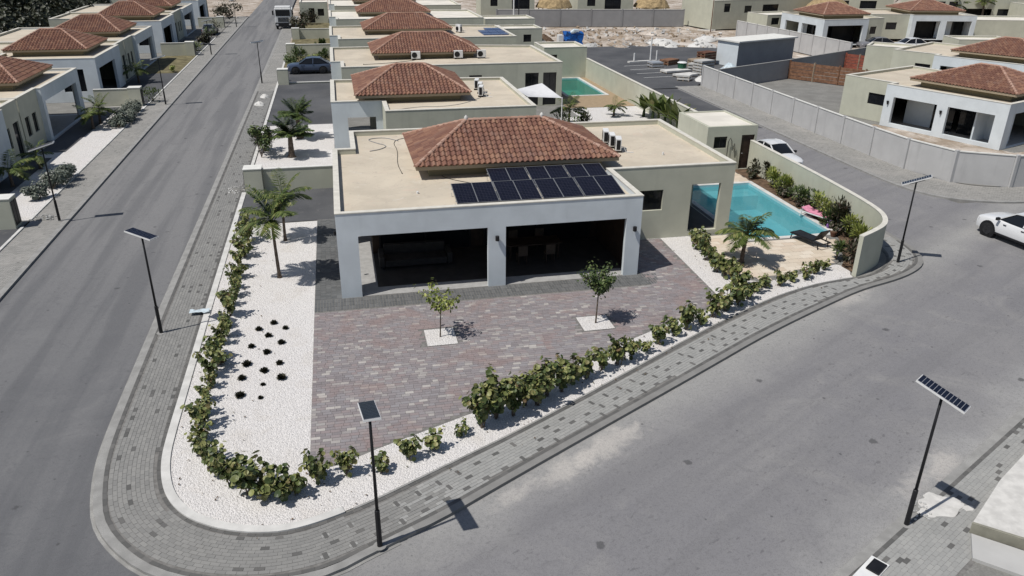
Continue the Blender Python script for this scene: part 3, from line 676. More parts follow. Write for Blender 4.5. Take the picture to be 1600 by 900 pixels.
def quad_st(s0, t0, s1, t1):
    return [at_path(s0*10+g_*10, t0+g_), at_path(s1*10-g_*10, t0+g_), at_path(s1*10-g_*10, t1-g_), at_path(s0*10+g_*10, t1-g_)]
s_lo, s_hi = I0/10, I3/10
row = 0; t = -1.3
while t < 1.4:
    s = s_lo + (row % 2)*bl_/2
    while s < s_hi:
        i = int(s*10); L_, R_ = half_w(min(i, len(mids)-1)); hi = L_-0.125; lo = -R_+0.12
        if t > lo-0.02 and t+bw < hi+0.02:
            q = quad_st(s, t, s+bl_, t+bw); isd = False
            st_ = s > I2/10-3
            if (row % 3 == 1) and R.random() < 0.115: isd = True
            if st_: isd = (row % 3 == 1) and (int(s/bl_)+row//3) % 3 == 0 and R.random() < .82
            z = R.uniform(0.0, 0.004)
            if isd and st_ and R.random() < 0.55:      # on the front stretch every other dark block lies across
                c = s+bl_/2; dark.append((quad_st(c-bw/2, t-0.06, c+bw/2, t+bw+0.06), z+0.0045)); lightf.append((q, z))
            else: (dark if isd else (lightf if s+R.gauss(0,.5) > I2/10 else light)).append((q, z))
        s += bl_
    t += bw; row += 1
paver_set(pavement, light, 'pave', 'paver', 180); paver_set(pavement, lightf, 'pave_front', 'pale_paver', 150); paver_set(pavement, dark, 'dark_pave', 'dark_paver', 300)
edge_r = MB()
for i in range(J0, J3):
    for (P, sgn) in ((bl, 1), (br, -1)):
        a, c = Vector(P[i]), Vector(P[i+1]); d = (c-a).normalized(); nn = Vector((d.y, -d.x))*sgn*0.115
        for f0, f1 in ((0.01, 0.495), (0.505, 0.99)):
            p, q = a.lerp(c, f0), a.lerp(c, f1); pts = [p, q, q+nn, p+nn]
            if sgn > 0: pts = pts[::-1]
            edge_r.face([(v.x, v.y, 0.003) for v in pts])
o = edge_r.build('edging_course', 'dark_pave', pavement); o['kind'] = 'stuff'
# smooth white kerb between the pavement and the gravel, left side and round the corner
kk = [p for p in resample(INs, 0.25) if p.y < 46 and p.x < -0.6] ; kp = [tuple(p) for p in kk]
k = MB(); strip(k, kp, offset(kp, 0.24), -0.05, 0.05); struct('white_kerb', k, 'white_kerb')
kp2 = [tuple(p) for p in resample(INs, 0.5) if p.x >= -0.6 and p.x < 21.9 and p.y < 40]
k = MB(); strip(k, kp2, offset(kp2, 0.07), -0.05, 0.02); struct('garden_edging', k, 'kerb')
kp3 = [tuple(p) for p in resample(INs, 1.0) if 46.5 < p.y < 111 and p.x < 0]
k = MB(); strip(k, kp3, offset(kp3, 0.2), -0.05, 0.05); struct('white_kerb', k, 'white_kerb')
# white gravel bed of the front garden
INg = [tuple(p) for p in resample(offset(INs, 0.06), 0.25) if p[1] < 40.2 and p[0] < 21.95]
INg = [p for p in INg if p[1] < 40.1]
sheet('gravel_bed', INg + [(21.9, 28.3), (22.4, 29.0), (16.9, 34.24), (12.6, 34.24), (-1.0, 34.24), (-1.0, 40.1)], 0.012, 'gravel')
# ---- driveway of mixed pavers
DRV = [(-1.69,18.66),(-0.87,18.84),(0.26,19.4),(3.46,20.75),(4.76,21.45),(7.43,22.95),(9.88,24.3),(11.88,25.3),(14.96,26.62),(15.17,34.2),(12.42,34.2),(12.42,29.0),(-1.69,29.0)]
drv = sheet('driveway', DRV, 0.018, 'joint'); R.seed(11); boxes = []
PITS = ((2.43,25.3,3.56,26.6), (8.47,25.33,9.7,26.5))
y = 18.3; n_ = 0
while y < 34.2:
    hgt = 0.145
    x = -1.69 + (n_ % 2)*0.13
    x0 = -1.685
    while x0 < 15.2:
        L = R.choice((0.20, 0.29, 0.29, 0.29)) if x0 > -1.6 or n_ % 2 else 0.14; x1 = x0+L; c = (x0+L/2, y+hgt/2)
        q = [(x0+.005, y+.005), (x1-.005, y+.005), (x1-.005, y+hgt-.005), (x0+.005, y+hgt-.005)]
        if all(pip(px, py, DRV) for px, py in q) and not any(a-.02 < px < c_+.02 and b_-.02 < py < d_+.02 for px, py in q for a, b_, c_, d_ in PITS): boxes.append((q, 0.026+R.uniform(0, 0.005)))
        x0 = x1
    y += hgt; n_ += 1
paver_set(drv, boxes, 'drive', 'paver', 300)
for i_, (a, b_, c, d) in enumerate(PITS):
    p = MB(); p.face([(a,b_,0.036),(c,b_,0.036),(c,d,0.036),(a,d,0.036)]); struct('planting_square', p, 'gravel')
# charcoal paver strips round the house and the grey drive on the street side
STR = [(-1.69,29.0),(12.42,29.0),(12.42,30.11),(-0.58,30.11),(-0.58,40.2),(-1.69,40.2)]
sp_ = sheet('charcoal_path', [(-1.69,29.0),(14.0,29.0),(13.2,30.0),(12.42,30.11),(12.42,40.2),(-1.69,40.2)], 0.02, 'joint'); bx = []
x = -1.69
while x < 13.9:
    for yy in (29.02, 29.38, 29.74):
        q = [(x+.012, yy+.004), (x+.104, yy+.004), (x+.104, yy+.345), (x+.012, yy+.345)]
        if x < 12.3 or x < 13.2: bx.append((q, 0.027+R.uniform(0, .003)))
    x += 0.115
y = 30.12
while y < 40.1:
    for k_ in range(5):
        xx = -1.68+k_*0.22; q = [(xx+.004, y+.004), (xx+.216, y+.004), (xx+.216, y+.111), (xx+.004, y+.111)]; bx.append((q, 0.027+R.uniform(0, .003)))
    y += 0.115
paver_set(sp_, bx, 'strip_pave', 'paver', 300)
sheet('side_drive', [(-6.0,40.12),(-0.6,40.22),(-0.6,46.0),(-6.0,46.0)], 0.016, 'dark_asphalt')
# ---- pool terrace of travertine slabs
TER = [(16.75,34.2),(16.55,31.8),(16.5,29.9),(16.75,28.75),(17.6,28.3),(19.2,28.55),(20.6,29.15),(21.9,29.45),(22.6,30.0),(23.6,31.4),(24.3,33.2),(24.7,36),(24.75,45.2),(18.9,45.2),(18.9,34.2)]
ter = sheet('pool_terrace', TER, 0.02, 'joint', [POOL]); bx = []; R.seed(5)
cx0, cy0, cx1, cy1 = POOL[0]-0.3, POOL[1]-0.3, POOL[2]+0.3, POOL[3]+0.3
y = 28.0; n_ = 0
while y < 45.2:
    x = 16.0+(n_ % 2)*0.3
    while x < 25:
        q = [(x+.006, y+.006), (x+.594, y+.006), (x+.594, y+.394), (x+.006, y+.394)]
        if all(pip(a, b_, TER) for a, b_ in q) and not any(cx0 < a < cx1 and cy0 < b_ < cy1 for a, b_ in q): bx.append((q, 0.03+R.uniform(0, .005)))
        x += 0.6
    y += 0.4; n_ += 1
paver_set(ter, bx, 'travertine', 'slab', 300)
def pool(name, label, P, mat, ledge, wall='basin'):
    x0, y0, x1, y1 = P; t = thing(name, label, 'swimming pool', ((x0+x1)/2, (y0+y1)/2, 0)); cx, cy = t.location[:2]; x0 -= cx; x1 -= cx; y0 -= cy; y1 -= cy
    b = MB(); z = -1.25
    b.face([(x0,y0,z),(x1,y0,z),(x1,y1,z),(x0,y1,z)])
    for a, c in (((x0,y0),(x0,y1)), ((x0,y1),(x1,y1)), ((x1,y1),(x1,y0)), ((x1,y0),(x0,y0))): b.face([(*a,z),(*c,z),(*c,0.03),(*a,0.03)])
    b.build('basin', wall, t)
    if ledge:
        s = MB()
        for d, zz in ((1.3, -0.36),): s.box(x0+.004, y1-d, z+.004, x1-.004, y1-.004-0.001*d, zz)
        s.build('step', wall, t)
    cop = MB(); q = 0.3
    for a in ((x0-q, y0-q, x1+q, y0-.002), (x0-q, y1+.002, x1+q, y1+q), (x0-q, y0, x0-.002, y1), (x1+.002, y0, x1+q, y1)): cop.box(a[0], a[1], -0.05, a[2], a[3], 0.05)
    cop.build('coping', 'white_kerb', t)
    m = MB(); m.face([(x0+.003,y0+.003,-0.1),(x1-.003,y0+.003,-0.1),(x1-.003,y1-.003,-0.1),(x0+.003,y1-.003,-0.1)]); m.build('water', mat, t); return t
pool('swimming_pool', 'turquoise swimming pool with a shallow ledge beside the main house', POOL, 'water', True)
pool('swimming_pool', 'small green pool with white coping behind the third house', POOL2, 'water_green', False)
sheet('planting_bed', [(24.46,45.0),(24.5,35),(24.1,32.6),(23.2,30.9),(22.5,29.7),(22.05,29.2),(22.1,28.5),(22.9,28.6),(23.8,29.2),(24.4,29.9),(24.85,30.8),(25.1,32),(25.3,34),(25.5,38),(25.6,45)], 0.04, 'soil')

# ------------------------------------------------------------------ main house
H1P = [(-0.58,30.12),(12.4,30.12),(12.4,34.25),(18.82,34.25),(18.82,44.15),(0.35,44.3),(0.35,40.45),(-0.58,40.45)]
house = thing('house', 'nearest flat roofed house with a white open porch, orange hip roof and solar panels', 'house', (0,0,0))
wm, bm_ = MB(), MB()
ops = {0: [(0.84,6.19,0.0,2.72),(6.95,12.3,0.0,2.72)], 1: [], 2: [(0.9,2.72,1.5,2.54),(4.2,5.75,0.28,2.72)], 3: [(0.6,4.4,0.05,2.72)], 7: [(1.2,3.55,0.02,2.72),(4.4,9.45,0.02,2.72)]}
inn = ring_walls([wm, wm, bm_, bm_, bm_, bm_, bm_, wm], H1P, 0.22, 0.0, 3.69, ops)
wm.build('porch_wall', 'white', house); bm_.build('wall', 'beige', house)
d = MB(); d.face([(x, y, 3.45) for x, y in inn]); d.face([(x, y, 2.85) for x, y in reversed(inn)]); d.build('roof_deck', 'deck', house)
capm = MB(); inn2 = inset(H1P, 0.235); out2 = inset(H1P, -0.02)
for i in range(8):
    j = (i+1) % 8; a, b_, c, e = out2[i], out2[j], inn2[j], inn2[i]
    capm.face([(*a,3.735),(*b_,3.735),(*c,3.735),(*e,3.735)]); capm.face([(*a,3.693),(*b_,3.693),(*b_,3.735),(*a,3.735)]); capm.face([(*c,3.693),(*e,3.693),(*e,3.735),(*c,3.735)])
capm.build('parapet_cap', 'cap_cream', house)
roof1 = hip_roof(house, 3.15, 34.9, 12.95, 41.2, 4.1, 5.45, 6.0, 9.85, 3.45, 0.65, single=True)
fn = MB()
for x in (6.0, 9.85): fn.tube([(x, 38.05, 5.5), (x, 38.05, 5.62), (x, 38.05, 5.72)], [0.11, 0.1, 0.03], 8)
fn.build('ridge_finial', 'white_kerb', house)
fl = MB(); fl.face([(-0.3,30.95,0.03),(12.1,30.95,0.03),(12.1,40.1,0.03),(-0.3,40.1,0.03)]); fl.face([(12.7,34.55,0.24),(18.5,34.55,0.24),(18.5,43.9,0.24),(12.7,43.9,0.24)]); fl.build('floor', 'shade_toned_floor', house)
th = MB(); th.face([(-0.3,30.14,0.034),(12.1,30.14,0.034),(12.1,30.95,0.034),(-0.3,30.95,0.034)]); th.face([(-0.3,30.95,0.034),(0.95,30.95,0.034),(0.95,40.1,0.034),(-0.3,40.1,0.034)]); th.build('plain_and_sunlit_floor', 'plain_and_sunlit_floor', house)  # paler strips paint the sun falling on the porch floor
iw = MB(); iw.box(0.95,34.9,0.035,12.1,35.05,2.84); iw.box(0.95,35.06,0.035,1.1,40.1,2.84); iw.build('inner_wall', 'dark_wood', house)  # dark walls carry the deep porch shade in their colour
for x0, x1 in ((1.3, 5.6), (6.3, 11.6)):
    f = MB()
    for x in (x0, (x0+x1)/2, x1): f.box(x-.04, 34.82, 0.04, x+.04, 34.895, 2.4)
    f.box(x0-.04, 34.825, 2.4, x1+.04, 34.89, 2.5); fo = f.build('sliding_door', 'black_metal', house)
    p = MB(); p.box(x0+.05, 34.85, 0.05, (x0+x1)/2-.05, 34.87, 2.4); p.box((x0+x1)/2+.05, 34.85, 0.05, x1-.05, 34.87, 2.4); p.build('pane', 'glass', fo)
pw = MB(); pw.box(12.7,38.6,0.25,18.5,38.75,2.84); pw.box(14.6,34.55,0.25,14.75,38.59,2.84); pw.build('inner_wall', 'grey_wall', house)
window_in(house, H1P, 2, 0.9, 2.72, 1.5, 2.54, 0.12)
for x in (5.98, 12.08):
    l = MB(); l.tube([(x,30.0,2.36),(x,30.0,2.16)], 0.085, 10); l.box(x-.03,30.05,2.2,x+.03,30.118,2.28); l.build('wall_lamp', 'black_metal', house)
l = MB(); l.tube([(-0.68,32.0,2.32),(-0.68,32.0,2.16)], 0.055, 10); l.box(-.65,31.97,2.2,-.583,32.03,2.28); l.build('wall_lamp', 'black_metal', house)
vp = MB(); vp.tube([(3.0,33.0,3.455),(3.0,33.0,3.55)], 0.05, 8); vp.tube([(16.2,37.2,3.455),(16.2,37.2,3.6)], 0.05, 8); vp.build('vent_pipe', 'white_paint', house)
# solar panels: two tilted rows on the front roof
def solar_row(label, x0, n_, y0, z0):
    t = thing('solar_array', label, 'solar panels', (x0, y0, z0), 0, 'solar panel rows on the main roof'); pw_ = 0.93; pl = 1.9; til = Matrix.Rotation(rad(9), 4, 'X')
    rk = MB()
    for yy in (0.35, 1.5): rk.box(0, yy-.02, -0.02, n_*pw_, yy+.02, 0.02, 0, til)
    for k in range(0, n_+1, 2): rk.box(k*pw_-.02 if k else 0.0, 0.33, -0.2, k*pw_+.02, 0.37, -0.03); rk.box(k*pw_-.02 if k else 0.0, 1.48, -0.2, k*pw_+.02, 1.52, 0.07)
    rk.build('mounting_rail', 'alu', t)
    fm = MB(); a, c = 0.008, pw_-0.008; e = 0.028
    for bx_ in ((a,0,.03,a+e,pl,.07), (c-e,0,.03,c,pl,.07), (a+e,0,.03,c-e,e,.07), (a+e,pl-e,.03,c-e,pl,.07)): fm.box(*bx_)
    me = fm.mesh('solar_panel', 'panel_frame')
    cm = MB(); cm.box(a+e,e,.04,c-e,pl-e,.062); cme = cm.mesh('cell_sheet', 'cells'); uv = cme.uv_layers.new()
    for lp in cme.loops:
        v = cme.vertices[lp.vertex_index].co; uv.data[lp.index].uv = ((v.x-a-e)/(c-a-2*e), (v.y-e)/(pl-2*e))
    for k in range(n_):
        gap = 0.02 if k % 2 == 0 else -0.012
        p = ob('solar_panel', me, t); p.matrix_local = til @ Matrix.Translation((k*pw_+gap, 0, 0.012)); q = ob('cell_sheet', cme, p)
solar_row('front row of eight dark solar panels behind the white porch parapet', 4.4, 8, 30.8, 3.55)
solar_row('back row of six dark solar panels below the orange hip roof', 6.35, 6, 32.84, 3.55)
AC = ac_unit('air_conditioner', 'white air conditioner on the main roof, farthest of three beside the hip', (14.05, 40.2, 3.455), rad(-105), 'air conditioners on the main roof')
dup(AC, 'white air conditioner on the main roof, middle of three beside the hip', (14.1, 39.3, 3.455), rad(-103)); dup(AC, 'white air conditioner on the main roof, nearest of three beside the hip', (14.15, 38.4, 3.455), rad(-107))
# furniture in the dark porch
so = thing('sofa', 'dark sofa in the shade of the left porch bay', 'sofa', (2.8, 33.2, 0.035)); b = MB(); b.box(-1.4,-.45,.12,1.4,.45,.42); b.build('seat', 'sofa', so, bevel=.03); b = MB(); b.box(-1.4,.46,.12,1.4,.7,.85); b.build('backrest', 'sofa', so, bevel=.03)
for x in (-1.65, 1.42): b = MB(); b.box(x,-.45,.12,x+.23,.7,.62); b.build('armrest', 'sofa', so, bevel=.03)
for x in (-1.5, 1.5):
    for y in (-.35, .6): b = MB(); b.box(x-.04,y-.04,0,x+.04,y+.04,.118); b.build('leg', 'black_metal', so)
tb = thing('dining_table', 'dark dining table inside the right porch bay', 'table', (8.3, 33.2, 0.035)); b = MB(); b.box(-1.3,-.5,.70,1.3,.5,.75); b.build('table_top', 'dark_wood', tb)
for x in (-1.15, 1.15):
    for y in (-.4, .4): b = MB(); b.box(x-.04,y-.04,0,x+.04,y+.04,.698); b.build('leg', 'dark_wood', tb)
ch0 = None
iw = MB(); iw.box(12.02,31.0,0.035,12.17,34.88,2.84); iw.build('inner_wall', 'dark_wood', house)  # dark lining added to paint shade over the white side wall
for i_, (x, y, rz) in enumerate(((7.6,32.35,0),(8.9,32.35,0),(7.6,34.05,math.pi),(8.9,34.05,math.pi))):
    lab = ('brown dining chair at the front of the dark table, left one', 'brown dining chair at the front of the dark table, right one', 'brown dining chair behind the dark table, left one', 'brown dining chair behind the dark table, right one')[i_]
    if ch0 is None:
        ch0 = thing('dining_chair', lab, 'chair', (x, y, 0.035), rz, 'dining chairs in the porch'); b = MB(); b.box(-.22,-.22,.43,.22,.22,.48); b.build('seat', 'chair', ch0); b = MB(); b.box(-.22,-.25,.481,.22,-.21,.92); b.build('backrest', 'chair', ch0)
        for sx in (-.19,.19):
            for sy in (-.19,.19): b = MB(); b.box(sx-.02,sy-.02,0,sx+.02,sy+.02,.429); b.build('leg', 'dark_wood', ch0)
    else: dup(ch0, lab, (x, y, 0.035), rz)

# ---- curved boundary wall by the pool, and the pool house
WL = smooth_path([(22.0,28.02),(23.0,28.55),(23.9,29.12),(24.5,29.8),(24.98,30.75),(25.22,31.9),(25.42,34),(25.62,38),(25.72,45.0)], 3)
bw_ = thing('garden_wall', 'curved beige garden wall with a light top round the pool corner', 'wall'); m = MB(); i_ = offset(WL, 0.2); strip(m, WL, i_, -0.3, 1.9); m.build('wall', 'beige', bw_)
m = MB(); strip(m, offset(WL, -0.015), offset(WL, 0.215), 1.903, 1.94); m.build('capping', 'cap_cream', bw_)
WN = [(25.75,49.75),(25.7,60),(25.65,81.5)]
gw = thing('garden_wall', 'long straight beige garden wall between the back yards and the dark parking lot', 'wall'); m = MB(); strip(m, WN, offset(WN, 0.2), -0.3, 1.95); m.build('wall', 'beige', gw)
m = MB(); strip(m, offset(WN, -0.03), offset(WN, 0.23), 1.953, 2.0); m.build('capping', 'cap_cream', gw)
PH = [(22.55,45.12),(26.0,45.12),(25.95,49.7),(22.55,49.7)]
ph = thing('pool_house', 'small beige pool house with a dark door beside the turquoise pool', 'pool house'); m = MB(); inn = ring_walls(m, PH, 0.2, 0.0, 2.85, {0: [(0.5,1.4,1.45,2.2),(2.4,3.3,0.03,2.25)]}); m.build('wall', 'beige', ph)
m = MB(); m.face([(x, y, 2.79) for x, y in inn]); m.face([(x, y, 2.5) for x, y in reversed(inn)]); m.face([(x, y, 0.03) for x, y in inn]); m.build('roof_deck', 'deck_white', ph)
window_in(ph, PH, 0, 0.5, 1.4, 1.45, 2.2, 0.06)
m = MB(); m.box(24.95,45.2,0.03,25.85,45.26,2.25); dr = m.build('door', 'dark_wood', ph); m = MB(); m.tube([(25.05,45.15,1.05),(25.15,45.15,1.05)], .018, 6); m.build('handle', 'alu', dr)
m = MB(); m.tube([(24.0,45.02,0.05),(24.0,45.02,1.9),(24.12,45.0,2.12),(24.24,45.02,1.9),(24.27,45.02,1.6)], 0.022, 6); m.tube([(24.35,45.03,1.3),(24.45,45.02,1.75),(24.55,45.03,1.2),(24.6,45.03,.8)], 0.02, 6); m.build('outdoor_shower', 'black_metal', ph)
# ------------------------------------------------------------------ other houses
def flat_house(name, label, poly, whites, h, ops, deck='deck', loc=(0,0,0), rz=0, group=None, t_=0.25, wins=(), cat='house', glass=True, cap=0.03):
    t = thing(name, label, cat, loc, rz, group); wm, bm_ = MB(), MB()
    o2 = {e: [q[:4] for q in v] for e, v in ops.items()}
    inn = ring_walls([wm if i in whites else bm_ for i in range(len(poly))], poly, t_, 0.0, h, o2)
    if wm.v: wm.build('porch_wall', 'white', t)
    if bm_.v: bm_.build('wall', 'beige', t)
    d = MB(); d.face([(x, y, h-0.17) for x, y in inn]); d.face([(x, y, h-0.85) for x, y in reversed(inn)]); d.build('roof_deck', deck, t)
    d = MB(); d.face([(x, y, 0.03) for x, y in inn]); d.build('floor', 'plain_and_sunlit_floor', t)
    c = MB(); a = inset(poly, -0.02); b = inset(poly, t_+0.02); n = len(poly)
    for i in range(n):
        j = (i+1) % n; c.face([(*a[i],h+.04),(*a[j],h+.04),(*b[j],h+.04),(*b[i],h+.04)]); c.face([(*a[i],h+.003),(*a[j],h+.003),(*a[j],h+.04),(*a[i],h+.04)]); c.face([(*b[j],h+.003),(*b[i],h+.003),(*b[i],h+.04),(*b[j],h+.04)])
    c.build('parapet_cap', 'cap_cream', t)
    for e, v in ops.items():
        for q in v:
            kind = q[4] if len(q) > 4 else 'win'
            if kind == 'win': window_in(t, poly, e, q[0], q[1], q[2], q[3], 0.08)
            elif kind == 'door':
                window_in(t, poly, e, q[0], q[1], q[2]+.003, q[3], 0.1, 0, 'door')
            elif kind in ('porch', 'porch_flip'):        # an open bay with a wall and a dark sliding door further in
                A = Vector(poly[e]); B = Vector(poly[(e+1) % n]); dd = (B-A).normalized(); nn = Vector((-dd.y, dd.x)); m = Matrix(((dd.x, nn.x, 0), (dd.y, nn.y, 0), (0, 0, 1))).to_4x4()
                o_ = A+nn*2.4; m.translation = (o_.x, o_.y, 0); w_ = MB(); s = q[1]-q[0]
                fl = kind == 'porch_flip'; mid_ = q[0]+s*(0.42 if fl else 0.58); ax = (q[0]-.2, mid_-.005); bx2 = (mid_+.005, q[1]+.2)
                if fl: ax, bx2 = bx2, ax
                w_.box(ax[0], 0, 0.035, ax[1], 0.12, h-0.86, 0, m); w_.build('inner_wall', 'white', t)
                g = MB(); g.box(bx2[0], 0.02, 0.04, bx2[1], 0.08, h-0.86, 0, m); g.build('sliding_door', 'glass', t)
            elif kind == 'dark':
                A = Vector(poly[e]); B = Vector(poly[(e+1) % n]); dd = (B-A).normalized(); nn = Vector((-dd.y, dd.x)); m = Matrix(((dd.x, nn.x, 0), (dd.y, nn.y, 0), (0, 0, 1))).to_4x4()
                o_ = A+nn*2.2; m.translation = (o_.x, o_.y, 0); w_ = MB(); w_.box(q[0]-0.3, 0, 0.035, q[1]+.3, 0.1, h-0.86, 0, m); w_.build('bay_shade_wall', 'black_void', t)  # near-black wall paints the deep shade of the bay
    return t
GM = 'flat roofed houses of the middle row'
# second house
H2P = [(2.7,49.3),(12.4,49.3),(12.4,60.3),(-0.6,61.2),(-0.6,52.7),(2.7,52.7)]
h2 = flat_house('house', 'second house of the middle row with a small white street porch and hip roof', H2P, (3, 4), 3.69, {4: [(1.0,2.85,0.02,2.65,'none')], 3: [(2.0,6.5,0.02,2.7,'none')], 1: [(3.0,6.0,0.1,2.6,'win')], 2: [(10.3,12.6,0.02,2.65,'none')]}, group=GM)
hip_roof(h2, 1.0, 52.4, 8.6, 60.2, 4.1, 5.45, 4.0, 5.9, 3.525, 0.6)
for i_, (x, y) in enumerate(((9.75,56.6),(9.75,55.2),(9.6,54.0))): dup(AC, ('white air conditioner on the second house roof, farthest of three', 'white air conditioner on the second house roof, middle of three', 'white air conditioner on the second house roof, nearest of three')[i_], (x, y, 3.53), rad(-105), 'air conditioners on the second house roof')
H3L = [(0.3,0),(19.1,0),(19.0,11.0),(12.2,12.2),(-0.55,12.2),(-0.55,3.1),(0.3,3.1)]
def h3(lab, y0, group=GM, deck='deck'):
    t = flat_house('house', lab, H3L, (4, 5), 3.69, {0: [(10.6,11.7,2.55,2.78,'win'),(15.5,16.7,0.05,2.85,'win'),(17.1,18.3,0.05,2.85,'win')], 4: [(1.0,5.0,0.02,2.7,'dark')], 1: [(2,5,.1,2.6,'win')]}, loc=(0, y0, 0), group=group, deck=deck)
    hip_roof(t, 3.05, 4.5, 12.75, 11.2, 4.1, 5.45, 6.0, 9.85, 3.525, 0.6, seg=5); return t
hh3 = h3('third house of the middle row with three air conditioners below its orange hip roof', 67.0)
hh4 = dup(hh3, 'fourth house of the middle row with blue solar panels on its right roof', (0, 85.3, 0))
hh5 = h3('fifth house of the middle row, pale roof and hip roof near the top edge', 105.2, deck='deck_white')
hh6 = dup(hh5, 'sixth house of the middle row, a strip of roof at the top edge', (0, 124.2, 0))
for i_, x in enumerate((6.85, 10.65, 12.75)): dup(AC, ('white air conditioner on the third house roof, left of three', 'white air conditioner on the third house roof, middle of three', 'white air conditioner on the third house roof, right of three')[i_], (x, 71.4, 3.53), 0.0, 'air conditioners on the third house roof')
for i_, (x, y) in enumerate(((13.7, 91.0), (13.9, 92.4))): dup(AC, ('white air conditioner on the fourth house roof, nearer one', 'white air conditioner on the fourth house roof, farther one')[i_], (x, y, 3.53), rad(-60), 'air conditioners on the fourth house roof')
t = thing('solar_array', 'blue solar panels on the flat roof of the fourth house', 'solar panels', (16.0, 88.0, 3.56)); cp = MB(); cp.box(0,0,0,0.95,1.9,.05)
MT['blue_cells'] = basic('blue_solar_cells', (0.06, 0.09, 0.2), 0.1, 4, 0.25); cpm = cp.mesh('solar_panel', 'blue_cells')
for a in range(3):
    for b_ in range(3):
        if a == 0 and b_ == 2: continue
        q = ob('solar_panel', cpm, t); q.location = (a*1.0, b_*2.0, 0.03*b_)
def back_box(lab, loc, w_, d_, h_, ops, group=None, name='pool_house', cat='pool house', deck='deck_white', rz=0):
    return flat_house(name, lab, [(0,0),(w_,0),(w_,d_),(0,d_)], (), h_, ops, deck, loc, rz, group, 0.2, cat=cat)
back_box('beige pool house behind the green pool with a dark window', (20.9, 80.35, 0), 4.6, 4.4, 3.1, {0: [(0.5,1.4,1.5,2.4,'win')]}, 'pool houses of the middle row')
back_box('beige pool house behind the fourth house with a door and window facing the street corner', (20.3, 98.4, 0), 5.0, 4.2, 3.0, {0: [(0.6,1.6,.05,2.3,'door'),(2.6,3.6,1.4,2.3,'win')]}, 'pool houses of the middle row')
back_box('low beige back building with a pale roof beside the fifth house', (20.2, 110.0, 0), 7.0, 5.0, 3.0, {0: [(0.6,1.8,1.3,2.3,'win'),(4.0,5.2,1.3,2.3,'win')]}, 'pool houses of the middle row')
# left row
GL = 'white and beige houses along the left street'
LBP = [(0,0),(0,8.8),(-0.35,8.8),(-0.35,12.2),(-13.6,12.2),(-13.6,4.0),(-8.5,4.0),(-8.5,0)]
def lhouse_b(lab, y0):
    t = flat_house('house', lab, LBP, (0, 7), 3.69, {0: [(0.8,6.4,0.02,2.75,'dark')], 2: [(0.5,1.3,1.0,2.3,'win'),(2.0,3.0,0.03,2.4,'door')], 7: [(5.6,7.4,0.9,2.8,'win')]}, loc=(-20.4, y0, 0), group=GL)
    hip_roof(t, -8.0, 2.8, -1.2, 9.9, 4.1, 5.45, -5.75, -4.0, 3.525, 0.55, seg=5); return t
LAP = [(0,0),(0,3.7),(0.32,3.7),(0.32,12.7),(-13.6,12.7),(-13.6,0)]
def lhouse_a(lab, y0):
    t = flat_house('house', lab, LAP, (1, 2, 3), 3.69, {0: [(0.6,1.4,1.0,2.3,'win'),(2.0,2.8,1.0,2.3,'win')], 2: [(0.5,8.0,0.02,2.75,'none')], 3: [(0.6,5.5,0.02,2.75,'none')]}, loc=(-20.75, y0, 0), group=GL)
    m = MB(); m.box(-5.2, 3.75, 0.035, -5.05, 12.4, 2.8); m.box(-5.04, 3.75, 0.035, 0.0, 3.9, 2.8); m.build('inner_wall', 'beige', t)
    for y in (5.0, 8.5): m = MB(); m.box(-5.02, y, 0.04, -4.98, y+2.2, 2.4); m.build('sliding_door', 'glass', t)
    hip_roof(t, -8.0, 3.7, -1.0, 11.3, 4.1, 5.45, -5.4, -3.6, 3.525, 0.55, seg=5); return t
lb = lhouse_b('left row house with a dark open garage behind the first palms', 75.3); la = lhouse_a('nearest full left row house with an open white portal and two small windows', 57.3)
dup(lb, 'left row house cut by the left edge of the picture, white pillar only', (-20.4, 44.9, 0)); dup(lb, 'left row house with a dark garage, third garage from the front', (-20.4, 105.7, 0)); dup(lb, 'left row house at the far end with a dark garage', (-20.4, 136.1, 0))
dup(la, 'left row house with an open white portal behind the first garage house', (-20.75, 87.7, 0)); dup(la, 'left row house with an open white portal, farthest portal', (-20.75, 118.1, 0))
# right hand houses, turned to follow the curve
def lf(o, ang):                      # local frame: x along the front (seen left to right), y inwards
    return dict(loc=(o[0], o[1], 0), rz=ang)
A1 = math.atan2(-0.933, 0.36)
R1P = [(0,0),(9.45,0),(9.45,9.5),(-4.4,10.5),(-4.4,0.9),(0,0.9)]
def rhouse(lab, o, ang, h=3.25):
    t = flat_house('house', lab, R1P, (0, 1, 5), h, {0: [(0.75,4.3,0.3,2.35,'porch'),(5.15,8.6,0.3,2.35,'porch_flip')], 4: [(2.4,3.9,1.3,2.2,'win')], 1: [(0.9,6.2,0.05,2.5,'porch')], 3: [(3,5,1.2,2.3,'win')]}, group='houses beyond the precast wall', **lf(o, ang))
    hip_roof(t, 0.9, 1.5, 9.0, 8.3, 3.7, 4.95, 4.3, 5.8, h-.165, 0.6, seg=5)
    for x in (0.38, 4.72):
        l = MB(); l.tube([(x,-.1,2.0),(x,-.1,1.72)], [.1,.04], 6); l.box(x-.03,-.09,1.9,x+.03,-.004,1.98); l.build('wall_lamp', 'black_metal', t)
    return t
r1 = rhouse('large right hand house with two open white porch bays behind the concrete panel wall', (42.4, 55.0), A1)
dup(r1, 'right hand house whose orange hip roof is cut by the right edge', (57.4, 68.5, 0), rad(-60))
back_box('beige garden room with a pale roof behind the brown board fence', (57.0, 78.6, 0), 5.5, 3.6, 2.9, {0: [(3.6,4.6,1.2,2.1,'win')]}, 'garden rooms on the right', 'garden_room', 'garden room', rz=rad(-44))
